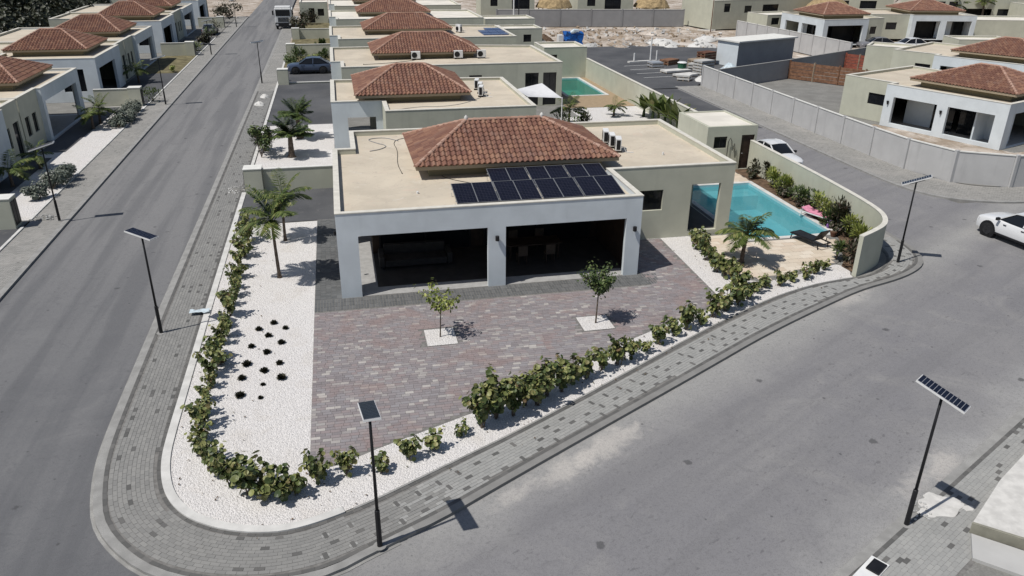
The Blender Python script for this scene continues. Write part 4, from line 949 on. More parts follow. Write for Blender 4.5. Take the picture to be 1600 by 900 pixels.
back_box('low beige garden room with two small dark windows near the right edge', (72.5, 83.0, 0), 6.5, 4.0, 2.7, {0: [(0.6,1.6,1.2,2.0,'win'),(3.8,4.8,1.2,2.0,'win')]}, 'garden rooms on the right', 'garden_room', 'garden room', rz=rad(-14))
R3P = [(0,0),(7.0,0),(7.0,0.8),(10.0,0.8),(10.0,10.5),(0,10.5)]
t3 = flat_house('house', 'white house at the top with a dark open bay and an orange hip roof', R3P, (0, 1, 5), 3.4, {0: [(0.7,6.2,.1,2.6,'dark')], 2: [(1.0,2.0,1.3,2.3,'win')], 5: [(1.2,4.6,.3,2.5,'porch'),(5.4,8.8,.3,2.5,'porch')]}, group='houses beyond the precast wall', loc=(65.0, 99.5, 0), rz=rad(2))
hip_roof(t3, 0.6, 1.3, 8.0, 8.6, 3.9, 5.2, 3.6, 5.0, 3.235, 0.6, seg=5)
t4 = flat_house('house', 'white house near the top right corner with one dark bay and one pale bay', [(0,0),(9.4,0),(9.4,10),(-5.5,10),(-5.5,1),(0,1)], (0, 1, 5), 3.4, {0: [(0.6,4.2,.05,2.6,'dark'),(5.1,8.8,.05,2.6,'porch')], 4: [(2.2,3.8,1.3,2.3,'win')]}, group='houses beyond the precast wall', loc=(82.0, 103.8, 0), rz=rad(-11))
hip_roof(t4, 0.0, 1.3, 8.2, 9, 3.9, 5.1, 3.4, 4.8, 3.235, 0.6, seg=5)
# site hut: pale box with a white flat roof, front greyed to paint its shade
hut = thing('site_hut', 'white box building with front shade painted grey and a flat roof behind the pallets', 'building', (44.6, 84.1, 0), rad(20)); m = MB(); m2 = MB(); ring_walls([m2, m, m, m], [(0,0),(9.5,0),(9.5,3.2),(0,3.2)], .15, 0, 2.7, {}); m.build('wall', 'white', hut); m2.build('shade_toned_front', 'grey_wall', hut)
m = MB(); m.box(-.2,-.25,2.703,9.7,3.4,2.86); m.build('roof', 'capping', hut)
# ------------------------------------------------------------------ walls and fences
def panel_wall(name, label, path, h, step, mat='precast', post=0.12, cat='wall', z0=-0.3, group=None):
    t = thing(name, label, cat, group=group); P = resample(path, step)
    if (Vector(path[-1])-P[-1]).length > step*.3: P.append(Vector(path[-1]))
    for a, b in zip(P, P[1:]):
        m = MB(); d = (b-a).normalized(); a2 = a+d*post; b2 = b-d*post; m.bar((a2.x,a2.y,(h+z0)/2), (b2.x,b2.y,(h+z0)/2), 0.09, h-z0); m.build('panel', mat, t)
        m = MB(); m.bar((a2.x,a2.y,h+.035), (b2.x,b2.y,h+.035), 0.16, 0.06); m.build('coping', 'capping', t)
    for p in P: m = MB(); m.box(p.x-post*.9, p.y-post*.9, z0, p.x+post*.9, p.y+post*.9, h+.09); m.build('post', mat, t)
    return t
RP = smooth_path([(35.75,74.0),(35.75,46),(35.9,43.5),(36.4,40.8),(37.4,39.3),(38.9,38.6),(41,38.3),(46,38.2),(54,38.4)], 2)
panel_wall('panel_wall', 'long pale concrete panel wall with posts curving along the right hand street', RP, 1.9, 3.4)
RK = smooth_path([(32.85,74),(32.85,44),(33.0,39.6),(34.1,37.3),(36.2,36.15),(38.5,35.7),(44,35.5),(60,35.4)], 2)
m = MB(); strip(m, RK, offset(RK, -0.25)[::1], -0.3, 0.02) if False else strip(m, offset(RK, -0.0), offset(RK, 0.25), -0.3, 0.0); struct('kerb', m, 'kerb')
sheet('pavement', offset(RK, 0.25)+[(60,38.4)]+[tuple(p) for p in RP[::-1]], -0.02, 'far_pave')
sheet('side_lot', [tuple(p) for p in offset(RP, 0.1)]+[(70,38.6),(70,90),(46,80)], -0.015, 'grey_ground')
sheet('house_dirt_strip', [(36.2,45),(38.2,40.4),(41,38.9),(48,38.8),(50,46),(46.4,45.4),(42.2,55.3),(37.2,53.5)], -0.005, 'dirt')
def slab_wall(label, path, h, mat='grey_wall', cap='kerb', group=None):
    t = thing('garden_wall', label, 'wall', group=group); m = MB(); strip(m, path, offset(path, 0.18), -0.4, h); m.build('wall', mat, t); m = MB(); strip(m, offset(path, -0.02), offset(path, 0.2), h+.003, h+.05); m.build('capping', cap, t); return t
slab_wall('dark grey yard wall running back from the concrete panel wall', [(36.0,71.4),(46.0,76.0),(60.2,83.4),(66,86.5)], 1.9)
slab_wall('grey yard wall below the small garden room at the top right', [(60.5,83.3),(70.5,80.2),(78,86)], 1.7)
def board_fence(label, a, b, h, n, mat, group):
    t = thing('board_fence', label, 'fence', group=group); a = Vector(a); b = Vector(b); d = (b-a)/n; bd = (b-a).normalized()
    for k in range(n+1): p = a+d*k; m = MB(); m.box(p.x-.07,p.y-.07,-.3,p.x+.07,p.y+.07,h+.06); m.build('post', 'wood' if k % 2 else mat, t)
    for k in range(n):
        p = a+d*k+bd*.08; q = a+d*(k+1)-bd*.08
        for r in range(5): z = 0.2+r*h/5.2; m = MB(); m.bar((p.x,p.y,z), (q.x,q.y,z+R.uniform(-.015,.015)), 0.035, h/5.2-.035); m.build('board', mat, t)
    return t
board_fence('brown wooden board fence across the grey yard', (46.6,76.2), (52.5,67.5), 1.85, 4, 'brown_board', 'board fences in the yards'); board_fence('short red brown board fence beside the beige garden room', (56.6,81.3), (58.2,78.6), 1.7, 2, 'red_board', 'board fences in the yards')
# plot walls with their meter boxes on the street
def plot_wall(label, xa, xb, y, h, box_at, group, mat='beige', low=None):
    t = thing('plot_wall', label, 'wall', group=group); m = MB(); bx = xa if box_at < 0 else xb; s = 1 if box_at < 0 else -1
    x0, x1 = sorted((bx+s*1.02, xb if box_at < 0 else xa)); hw_ = low or h-.12; m.box(x0, y-.09, -.3, x1, y+.09, hw_); m.build('wall', mat, t)
    m = MB(); m.box(x0, y-.12, hw_+.003, x1, y+.12, hw_+.05); m.build('capping', 'capping', t)
    x0, x1 = sorted((bx, bx+s*1.0)); m = MB(); m.box(x0, y-.5, -.3, x1, y+.4, h); m.build('meter_housing', mat, t); m = MB(); m.box(x0-.02, y-.52, h+.003, x1+.02, y+.42, h+.05); m.build('lid', 'capping', t)
    m = MB(); xx = bx-s*.012
    for k in (-.4, -.02): m.box(min(xx,xx-s*.02), y+k, .15, max(xx,xx-s*.02), y+k+.32, h-.15)
    m.build('meter_door', 'black_metal', t)
    return t
GP = 'plot walls with meter boxes at the street'
plot_wall('beige plot wall between the nearest two houses with a meter box at the pavement', -5.75, -0.62, 45.9, 1.45, -1, GP); plot_wall('pale meter box and low white kerb in front of the blue car', -5.8, -0.62, 81.5, 1.45, -1, GP, low=.12)
plot_wall('beige plot wall beyond the blue car, third along the right pavement', -5.8, -0.62, 100.5, 1.45, -1, GP); plot_wall('beige plot wall beside the truck, farthest on the right pavement', -5.8, -0.62, 117.0, 1.45, -1, GP)
plot_wall('nearest beige plot wall at the left edge with a meter box beside the lamp', -20.4, -16.6, 42.2, 1.55, 1, GP); plot_wall('long beige plot wall behind two small palms on the left street', -20.4, -16.6, 73.0, 1.55, 1, GP)
plot_wall('beige plot wall on the left street, third one away', -20.4, -16.6, 103.2, 1.55, 1, GP); plot_wall('grey beige plot wall on the left street, farthest one', -20.4, -16.6, 133.6, 1.55, 1, GP)
# left pavement
m = MB(); strip(m, [(-14.4,-30),(-14.4,150)], [(-14.65,-30),(-14.65,150)], -.3, 0.0); struct('kerb', m, 'kerb')
sheet('left_lot', [(-80,-30),(-16.4,-30),(-16.4,150),(-80,150)], -0.012, 'grey_ground')
sheet('pavement', [(-16.3,-30),(-14.65,-30),(-14.65,150),(-16.3,150)], -0.004, 'far_pave')
for y0, y1, mt in ((43,52.0,'gravel'),(52.0,56,'gravel'),(56.0,72.8,'gravel'),(73.2,90,'dark_asphalt'),(90,103,'lawn'),(103.5,120,'dark_asphalt'),(30,41.9,'dark_asphalt')):
    sheet('front_yard', [(-20.4,y0),(-16.42,y0),(-16.42,y1),(-20.4,y1)], 0.006, mt); m = MB(); strip(m, [(-16.28,y0+.01),(-16.28,y1-.01)], [(-16.42,y0+.01),(-16.42,y1-.01)], -.1, .05); struct('white_kerb', m, 'white_kerb')
sheet('garage_drive', [(-20.3,57.4),(-18.6,57.4),(-18.4,72.6),(-20.3,72.6)], 0.012, 'dark_asphalt'); sheet('garage_drive', [(-20.3,43.0),(-19.0,43.0),(-19.0,56),(-20.3,56)], 0.012, 'dark_asphalt')
# yards of the middle row
sheet('gravel_yard', [(-5.75,46.1),(-0.65,46.1),(-0.65,63.0),(-5.75,63.0)], 0.008, 'gravel'); sheet('street_drive', [(-5.78,63.0),(-0.65,63.0),(-0.65,91),(-5.78,91)], 0.008, 'dark_asphalt'); sheet('grey_drive', [(-5.78,91.0),(-0.65,91.0),(-0.65,100.3),(-5.78,100.3)], 0.008, 'lawn'); sheet('street_lawn', [(-5.78,100.7),(-0.65,100.7),(-0.65,140),(-5.78,140)], 0.008, 'lawn')
sheet('back_gravel', [(12.7,45.2),(22.4,45.2),(22.4,50),(25.6,50),(25.6,65.4),(19.3,65.4),(19.3,62),(12.7,62)], 0.006, 'gravel')
TAN = 'tan_paving'; MT[TAN] = basic('tan_paving', (0.36, 0.27, 0.175), 0.15, 3, 0.85, fine=0.1)
sheet('pool_paving', [(19.3,65.5),(25.6,65.5),(25.6,82),(19.3,82)], 0.006, TAN, [POOL2])
# parking lot
sheet('parking_lot', [(26.0,73.2),(34.5,73.2),(36,75),(46,79.5),(56,86),(54,98),(47,101),(40,104),(31.5,103),(26,95)], -0.03, 'dark_asphalt')
sheet('dark_street', [(27.3,56),(32.7,56),(32.7,73.2),(27.3,73.2)], -0.094, 'dark_asphalt')
for k in range(4):
    y = 79.3+k*2.6; m = MB(); m.face([(31.6+k*.2,y,-.024),(36.4,y+.5,-.024),(36.4,y+.65,-.024),(31.6+k*.2,y+.15,-.024)]); struct('parking_line', m, 'line')
isl = MB(); strip(isl, [(33.6,89.2),(38.2,89.8)], [(33.5,89.7),(38.1,90.3)], -.1, .14); struct('kerb_island', isl, 'white_kerb')
# ------------------------------------------------------------------ street lamps
def street_lamp(label, x, y, L, h=4.0, group='solar street lamps', z=-0.004):
    "L: vector along the long side of the lamp head"
    t = thing('street_lamp', label, 'street lamp', (x, y, z), 0, group)
    b = MB(); b.tube([(0,0,0),(0,0,.012),(0,0,.014)], [0.17,.17,.1], 12); b.build('base_plate', 'kerb', t)
    b = MB(); b.tube([(0,0,.014),(0,0,1.08),(0,0,1.12),(0,0,1.14)], [.068,.064,.062,.045], 10); b.build('collar', 'black_metal', t, smooth=False)
    b = MB(); b.tube([(0,0,1.13),(0,0,2.6),(0,0,h-.10)], [.042,.038,.034], 10); b.build('pole', 'black_metal', t, smooth=True)
    Lv = Vector(L).normalized(); X = Lv; Y = Vector((0,0,1)).cross(X).normalized(); Z = X.cross(Y); m = Matrix((X, Y, Z)).transposed().to_4x4(); m.translation = (0, 0, h)
    b = MB(); b.box(-.62,-.2,-.025,.62,.2,.02, 0, m); hd = b.build('lamp_head', 'white_paint', t)
    b = MB(); b.box(-.607,-.188,.0215,.607,.188,.03, 0, m); b.build('panel_backing', 'lamp_back', hd)
    for k in range(12):
        c = MB(); xx = -.597+k*.0998; c.box(xx,-.178,.031,xx+.085,.178,.036, 0, m); c.build('solar_cell', 'cell_dark', hd)
    b = MB(); b.box(-.32,-.12,-.075,.32,.12,-.027, 0, m); b.build('lamp_housing', 'black_metal', t); b = MB(); b.box(-.28,-.09,-.085,.28,.09,-.077, 0, m); b.build('lens', 'light_glass', t)
    b = MB(); b.tube([(0,0,h-.11),(0,0,h-.03)], .055, 8); b.build('bracket', 'black_metal', t); return t
MT['cell_dark'] = basic('lamp_cells', (0.010, 0.013, 0.026), 0.2, 5, 0.15)
street_lamp('solar street lamp on the pavement at the bottom centre with its panel seen end on', 0.075, 15.35, (0.1,-1.15,0.28), 4.0)
street_lamp('solar street lamp at the kerb of the left street, opposite the dark rosettes', -7.35, 28.4, (1.0,-.75,-.14), 4.0)
street_lamp('solar street lamp in the lower right corner on the dusty pavement', 13.56, 13.36, (.62,-1.0,-.37), 4.0)
street_lamp('solar street lamp on the rounded pavement outside the curved garden wall', 24.98, 29.14, (.75,-.55,.42), 4.0)
street_lamp('solar street lamp on the left pavement, nearest of that row', -14.85, 42.65, (.95,.1,.28), 3.95)
street_lamp('solar street lamp on the left pavement, second of that row', -14.85, 73.1, (.95,.1,.22), 3.95)
street_lamp('solar street lamp on the left pavement, third of that row', -14.85, 103.5, (.95,.1,.2), 3.95); street_lamp('solar street lamp on the left pavement, fourth and farthest of that row', -14.85, 133.5, (.95,.1,.2), 3.95)
street_lamp('solar street lamp on the far right pavement beside the dark street drive', -7.45, 82.4, (.9,.3,.1), 3.95)
# ------------------------------------------------------------------ vehicles
def car(name, label, loc, rz, paint, prof, L, W, roofst, wheel_r=.34, wb=(1.42,-1.42), group=None, cat='car'):
    """prof: stations (x, z_low, z_belt, half width factor) front to back; roofst: stations (x, z_bottom, z_top, half bottom, half top)"""
    t = thing(name, label, cat, loc, rz, group); b = MB(); ring = []
    for x, zl, zb, k in prof:
        hw = W/2*k; dz = zb-zl; half = [(0,zl),(hw*.78,zl),(hw*.96,zl+dz*.12),(hw,zl+dz*.42),(hw*.985,zl+dz*.72),(hw*.93,zl+dz*.92),(hw*.80,zb),(hw*.4,zb+.025),(0,zb+.035)]
        ring.append([(x,y,z) for y,z in half]+[(x,-y,z) for y,z in half[-2:0:-1]])
    n = len(ring[0]); vs = [p for r in ring for p in r]; fs = [(i*n+k, i*n+(k+1) % n, (i+1)*n+(k+1) % n, (i+1)*n+k) for i in range(len(ring)-1) for k in range(n)]
    fs += [tuple(range(n))[::-1], tuple((len(ring)-1)*n+k for k in range(n))]; b.raw(vs, fs); body = b.build('body', paint, t, auto=rad(38))
    bm = bmesh.new(); bm.from_mesh(body.data); bmesh.ops.recalc_face_normals(bm, faces=bm.faces); bm.to_mesh(body.data); bm.free()
    g = MB(); ring = []
    for x, z0, z1, a, c in roofst:
        m_ = (z0+z1)/2; half = [(0,z0),(a,z0),(a*.45+c*.55,m_),(c,z1-.03),(c*.85,z1),(0,z1+.025)]
        ring.append([(x,y,z) for y,z in half]+[(x,-y,z) for y,z in half[-2:0:-1]])
    n = len(ring[0]); g.raw([p for r in ring for p in r], [(i*n+k, i*n+(k+1) % n, (i+1)*n+(k+1) % n, (i+1)*n+k) for i in range(len(ring)-1) for k in range(n)]); gl = g.build('window', 'glass', t, auto=rad(30))
    bm = bmesh.new(); bm.from_mesh(gl.data); bmesh.ops.recalc_face_normals(bm, faces=bm.faces); bm.to_mesh(gl.data); bm.free()
    r_ = MB(); rs = roofst[1:-1]                                   # painted roof skin and pillars
    for (x, z0, z1, a, c), (x2, z02, z12, a2, c2) in zip(rs, rs[1:]):
        e = .012
        r_.face([(x,-c*.95,z1+e-.006),(x,0,z1+.025+e),(x2,0,z12+.025+e),(x2,-c2*.95,z12+e-.006)][::-1]); r_.face([(x,c*.95,z1+e-.006),(x,0,z1+.025+e),(x2,0,z12+.025+e),(x2,c2*.95,z12+e-.006)])
    r_.build('roof', paint, t, smooth=True)
    def pil(*bars):
        for p, q, w_, h_ in bars: k_ = MB(); k_.bar(p, q, w_, h_); k_.build('pillar', paint, t)
    A_, B_, Y_, Z_ = roofst[0], roofst[1], roofst[-2], roofst[-1]; rr_ = roofst[len(roofst)//2]
    for s in (-1, 1):
        pil(((A_[0],s*(A_[3]+.012),A_[1]),(B_[0],s*(B_[4]+.01),B_[2]-.02),.07,.05), ((Z_[0],s*(Z_[3]+.012),Z_[1]),(Y_[0],s*(Y_[4]+.01),Y_[2]-.02),.09,.05), ((rr_[0],s*(rr_[3]+.004),rr_[1]),(rr_[0]-.05,s*(rr_[4]+.006),rr_[2]-.03),.07,.03))
        for p, q in zip(rs, rs[1:]): k_ = MB(); k_.bar((p[0],s*(p[4]-.01),p[2]-.005),(q[0],s*(q[4]-.01),q[2]-.005),.07,.05); k_.build('roof_rail', paint, t)
    for x in wb:
        for s in (-1, 1):
            yy = s*(W/2-.12)
            a = MB(); a.tube([(x,yy-.13*s,wheel_r+.03),(x,s*(W/2+.004),wheel_r+.03)], wheel_r+.085, 20); a.build('wheel_arch', 'black_metal', t)
            w_ = MB(); w_.tube([(x,yy-.12,wheel_r),(x,yy-.09,wheel_r),(x,yy+.115,wheel_r),(x,yy+.135,wheel_r)], [wheel_r-.03,wheel_r,wheel_r,wheel_r-.03], 22); wh = w_.build('wheel', 'tyre', t, auto=rad(40))
            rm = MB(); rm.tube([(x,yy+s*.1,wheel_r),(x,yy+s*.142,wheel_r)], [wheel_r*.68,wheel_r*.62], 18)
            for k in range(5):
                a_ = 6.2832*k/5; rm.bar((x,yy+s*.147,wheel_r),(x+math.cos(a_)*wheel_r*.6,yy+s*.147,wheel_r+math.sin(a_)*wheel_r*.6), .05,.02,up=(0,1,0))
            rm.build('rim', 'rim', wh)
    xf = prof[0][0]; xb = prof[-1][0]
    for s in (-1, 1):
        h_ = MB(); h_.bar((xf-.10,s*W*.28,prof[1][2]-.14),(xf-.26,s*W*.445,prof[1][2]-.10), .12,.11); h_.build('headlight', 'light_glass', t)
        h_ = MB(); h_.bar((xb+.05,s*W*.26,prof[-2][2]-.16),(xb+.16,s*W*.45,prof[-2][2]-.16), .10,.11); h_.build('tail_light', 'red_lens', t)
        k_ = roofst[0]; h_ = MB(); h_.box(k_[0]-.22,s*(W/2+.1)-.1,k_[1]+.02,k_[0]-.08,s*(W/2+.1)+.1,k_[1]+.17); h_.build('mirror', 'black_metal', t, bevel=.03)
        h_ = MB(); h_.box(-.55,s*(W/2-.004)-.012,prof[3][2]-.16,-.38,s*(W/2-.004)+.012,prof[3][2]-.12); h_.box(.45,s*(W/2-.004)-.012,prof[3][2]-.16,.62,s*(W/2-.004)+.012,prof[3][2]-.12); h_.build('door_handle', 'black_metal', t)
        h_ = MB(); h_.box(-.95,s*W/2*.985-.015,.30,1.0,s*W/2*.985+.015,.40); h_.build('side_skirt', 'black_metal', t)
    g2 = MB(); g2.box(xf-.02,-W*.26,prof[1][1]+.12,xf+.012,W*.26,prof[1][1]+.32); g2.build('grille', 'black_metal', t)
    return t
SUVP = [(2.32,.36,.72,.66),(2.22,.28,.88,.86),(1.9,.25,.98,.96),(1.2,.24,1.04,1.0),(.6,.24,1.05,1.0),(-.6,.24,1.06,1.0),(-1.5,.25,1.08,1.0),(-2.05,.27,1.06,.96),(-2.28,.34,.98,.86),(-2.34,.42,.80,.74)]
SUVR = [(1.05,1.04,1.06,.80,.76),(.30,1.05,1.55,.86,.66),(-.4,1.06,1.63,.88,.68),(-1.2,1.07,1.58,.87,.66),(-2.08,1.05,1.09,.80,.70)]
car('parked_car', 'white sporty car with black wheels cut by the right edge', (33.05, 30.3, -0.1), rad(97), 'car_white', SUVP, 4.7, 1.92, SUVR, .37)
SEDP = [(2.25,.34,.62,.66),(2.12,.26,.72,.86),(1.8,.23,.80,.96),(1.1,.22,.87,1.0),(.6,.22,.89,1.0),(-.6,.22,.90,1.0),(-1.4,.23,.92,1.0),(-1.95,.25,.92,.95),(-2.16,.32,.86,.84),(-2.22,.4,.7,.72)]
SEDR = [(1.0,.86,.88,.76,.72),(.25,.88,1.36,.82,.62),(-.4,.9,1.43,.83,.63),(-1.0,.91,1.38,.82,.62),(-1.85,.91,.94,.74,.66)]
car('parked_car', 'white car on the street behind the garden wall near the pool house', (28.25, 46.4, -0.1), rad(-84), 'car_white', SEDP, 4.1, 1.62, SEDR, .32)
car('parked_car', 'slate blue car parked on the dark drive of the middle row', (-2.9, 87.9, 0.01), math.pi, 'car_blue', SUVP, 4.7, 1.86, SUVR, .36)
# truck facing the camera far up the street
tr = thing('truck', 'white truck with a dark windscreen facing down the left street', 'truck', (-7.5, 130.0, -.1), 0); b = MB(); b.box(-1.22,0,.95,1.22,2.1,3.05); b.box(-1.15,.35,3.053,1.15,2.0,3.3); b.build('cab', 'white_paint', tr, bevel=.08)
b = MB(); b.box(-1.05,-.03,1.95,1.05,-.004,2.85); b.build('windscreen', 'glass', tr); b = MB()
for k in range(4): b.box(-.8,-.03,1.12+k*.17,.8,-.004,1.24+k*.17)
b.build('grille', 'black_metal', tr); b = MB(); b.box(-1.22,-.12,.45,1.22,.3,.93); b.build('bumper', 'black_metal', tr, bevel=.03)
for s in (-1,1):
    b = MB(); b.box(s*.95-.16,-.14,.62,s*.95+.16,-.122,.84); b.build('headlight', 'light_glass', tr); b = MB(); b.box(s*1.45-.11,-.05,2.1,s*1.45+.11,.06,2.75); b.bar((s*1.2,.1,2.7),(s*1.4,.02,2.7),.04,.04); b.build('mirror', 'black_metal', tr)
    for y in (.7, 4.2, 5.4): b = MB(); b.tube([(s*.85,y,.5),(s*1.15,y,.5)], .5, 16); b.build('wheel', 'tyre', tr)
b = MB(); b.box(-1.2,2.4,1.05,1.2,7.0,2.6); b.build('tipper_body', 'white_paint', tr); b = MB(); b.box(-.5,.4,.55,.5,6.6,.93); b.build('chassis', 'black_metal', tr)

# ------------------------------------------------------------------ plants
GR = []
for i_, (h, w_, st_, lv, lr) in enumerate(((.75,.46,7,22,.078),(.92,.5,8,23,.082),(.6,.42,6,21,.074),(.85,.4,6,25,.08),(1.12,.6,9,28,.084),(.5,.35,5,17,.07),(1.45,.72,13,34,.086),(1.3,.62,12,32,.084))):
    lf_, s_ = shrub_mesh(h, w_, st_, lv, lr, 40+i_); GR.append((lf_.mesh('sea_grape_foliage', 'grape_leaf'), s_.mesh('sea_grape_stem', 'bark', True)))
HEDGES = {
 'left': [(-5.29,40.3),(-5.35,38.9),(-5.0,37.6),(-5.2,36.5),(-4.95,35.6),(-5.1,34.4),(-5.0,33.13),(-5.05,32.05),(-4.9,31.2),(-5.05,30.3),(-4.95,29.38),(-5.05,28.4),(-4.85,27.6),(-5.0,26.97),(-5.05,26.0),(-4.9,25.4),(-5.1,24.7),(-4.95,23.9),(-5.05,23.1),(-4.95,22.3),(-5.0,21.6),(-4.9,20.9),(-4.8,20.1)],
 'corner': [(-4.45,19.5),(-4.15,19.0),(-3.8,18.5),(-3.3,18.1),(-2.85,17.85),(-2.4,17.65),(-2.0,17.75),(-1.45,18.15),(-.65,18.3)],
 'front': [(.35,18.3),(1.15,18.65),(1.9,19.0),(2.75,19.55),(3.5,19.85),(4.0,20.25),(4.55,20.3),(5.05,20.8),(5.45,20.7),(5.9,21.2),(6.45,21.35),(6.9,21.8),(7.5,22.0),(8.2,22.45),(8.9,22.7),(9.5,23.0),(10.2,23.4),(10.9,23.8),(11.7,24.35),(12.4,24.7),(13.1,25.0),(13.9,25.5),(14.7,26.0),(15.4,26.3),(16.1,26.8)],
 'terrace': [(16.75,27.4),(17.4,27.75),(18.1,27.75),(18.9,28.05),(19.6,28.25),(20.35,28.6),(21.0,29.0)],
 'patio': [(16.5,33.2),(16.4,32.5),(16.35,31.8),(16.2,31.1),(16.15,30.4),(16.05,29.7),(16.1,29.0),(16.15,28.3),(16.2,27.6)]}
ORD = ['first','second','third','fourth','fifth','sixth','seventh','eighth','ninth','tenth','eleventh','twelfth','thirteenth','fourteenth','fifteenth','sixteenth','seventeenth','eighteenth','nineteenth','twentieth','twenty first','twenty second','twenty third','twenty fourth','twenty fifth','twenty sixth']
HT = {'left': 'sea grape shrub in the left hedge, %s one counted from the grey side drive', 'corner': 'sea grape shrub on the rounded corner, %s one counted from the left hedge',
      'front': 'sea grape shrub in the front hedge, %s one counted from the bottom lamp post', 'terrace': 'sea grape shrub below the pool terrace, %s one counted from the driveway side', 'patio': 'sea grape shrub between driveway and terrace, %s one counted from the house'}
R.seed(21)
for key, pts in HEDGES.items():
    for i_, (x, y) in enumerate(pts):
        k = R.choice((0,0,1,1,3,2)); sc = R.uniform(.85, 1.15)
        if key == 'front': k, sc = ((5,1.0),(1,.8),(3,.8),(2,.75),(7,.95),(6,.98),(7,.9),(7,.85),(6,.9),(7,1.0),(7,.85),(4,.95),(3,1.1),(1,.95))[i_] if i_ < 14 else (R.choice((0,1,2,3)), R.uniform(.75,1.2))
        if key == 'corner' and i_ > 5: k, sc = ((2,1.0),(4,.85),(1,.9))[i_-6]
        if key == 'left': sc *= R.uniform(.68, 1.0); k = R.choice((0,1,3,4))
        if key == 'terrace': k = R.choice((2,5,0)); sc = R.uniform(.8,1)
        t = thing('sea_grape_shrub', HT[key] % ORD[i_], 'shrub', (x, y, 0.015), R.random()*6.28, 'sea grape hedge round the front garden'); t.scale = (sc*R.uniform(.85,1.1), sc*R.uniform(.85,1.1), sc*R.uniform(.9,1.15))
        ob('stem', GR[k][1], t); ob('foliage', GR[k][0], t)
AG = [(-3.22,28.34),(-2.76,27.81),(-3.74,27.89),(-3.35,27.29),(-2.85,26.63),(-3.91,26.54),(-3.33,25.99),(-3.96,25.22),(-2.84,25.09),(-3.33,24.65),(-2.72,24.05),(-4.04,24.28),(-3.31,23.75),(-4.0,23.16),(-3.33,22.91)]
AL = ['topmost of the group','far right one below the topmost','upper left one beside the topmost','centre one in the second row','right one in the third row','left one in the third row','centre one halfway down','left one halfway down, wide','right one halfway down','centre one below the middle','large right one near the lower end','left one near the lower end','small centre one near the lower end','lower left corner one','smallest one at the lower end']
AS = [1,.85,1,1,1,.95,1.05,1.2,.95,1.05,1.2,1.05,.6,1.2,.65]; agm = []
for v in range(3):
    R.seed(60+v); lf_ = MB()
    for k in range(90):
        a = 2.4*k; el = .1+1.3*R.random(); L = R.uniform(.15,.22); d_ = Vector((math.cos(a)*math.cos(el), math.sin(a)*math.cos(el), math.sin(el)))
        blade(lf_, Vector((math.cos(a)*.02, math.sin(a)*.02, .01)), d_*L+Vector((0,0,.02)), .085, Vector((0,0,1)), .01)
    agm.append(lf_.mesh('rosette_leaves', 'leaf_agave'))
for i_, (x, y) in enumerate(AG):
    t = thing('rosette_plant', 'dark spiky rosette plant on white gravel, '+AL[i_], 'plant', (x, y, .012), R.random()*6, 'dark rosettes on the white gravel'); s = AS[i_]*.92; t.scale = (s,s,s*.8); ob('leaves', agm[i_ % 3], t)
    bb = MB(); bb.tube([(0,0,-.01),(0,0,.06)], [.05,.03], 7); bb.build('stem', 'bark', t)
palm('palm_tree', 'tall slim palm on the white gravel, nearer one of two by the side drive', (-3.23,32.86,.01), 1.9, 2.75, 18, 1.65, 'palms in the front garden', -.07, .062, 3, .55)
palm('palm_tree', 'slim palm on the white gravel, farther one of two by the side drive', (-3.19,37.46,.01), .4, 2.05, 16, 1.5, 'palms in the front garden', .06, .06, 5, .6)
palm('palm_tree', 'short bushy palm on the pool terrace with its shadow on the slabs', (17.69,30.5,.03), 0, 1.35, 20, 1.5, 'palms in the front garden', .1, .085, 8, .62)
palm('palm_tree', 'dense dark palm on the gravel yard of the second house, nearer one', (-3.49,53.4,.01), 0, 1.45, 30, 1.6, 'palms of the second house', .02, .17, 12, .35, 'leaf_mid', leaflets=46)
palm('palm_tree', 'dense dark palm on the gravel yard of the second house, farther one', (-3.1,58.6,.01), 2, 1.7, 28, 1.5, 'palms of the second house', .02, .16, 14, .3, 'leaf_mid', leaflets=46)
def small_tree(label, loc, h, spread, n, lr, leaf, seed, trunk=.035, flat=.5):
    R.seed(seed); t = thing('young_tree', label, 'tree', loc, 0, 'young trees in the driveway'); st = MB(); lf_ = MB(); top = Vector((.05,.02,h*.55)); st.tube([(0,0,0),(.02,0,h*.28),top], [trunk,trunk*.85,trunk*.7], 7)
    br_ = []
    for k in range(9):
        a = 2.4*k+R.random(); e = top+Vector((math.cos(a)*spread*R.uniform(.5,1), math.sin(a)*spread*R.uniform(.5,1), h*R.uniform(.12,.45))); q = top-Vector((0,0,h*.12*R.random())); mid_ = q.lerp(e,.5)+Vector((0,0,.05)); st.tube([q, mid_, e], [trunk*.5,trunk*.35,.006], 5); br_.append((q, mid_, e))
    for k in range(n):
        q, m_, e = br_[k % 9]; u = R.uniform(.25,1.05); p = q.lerp(m_, u*2) if u < .5 else m_.lerp(e, u*2-1); o = Vector((R.gauss(0,1),R.gauss(0,1),R.gauss(0,flat)))*spread*.16; disc(lf_, p+o, o.normalized()+Vector((0,0,.8)), lr*R.uniform(.6,1.2), 6, .2, .55)
    st.build('trunk', 'bark', t, smooth=True); lf_.build('crown', leaf, t); return t
small_tree('thin young tree with sparse yellow green leaves in the left white square', (2.98,25.95,.03), 2.05, .8, 330, .08, 'leaf_lime', 4, .028)
small_tree('young tree with a round dense crown in the right white square', (9.1,25.9,.03), 2.45, .68, 1500, .062, 'leaf_mid', 9, .035, .9)
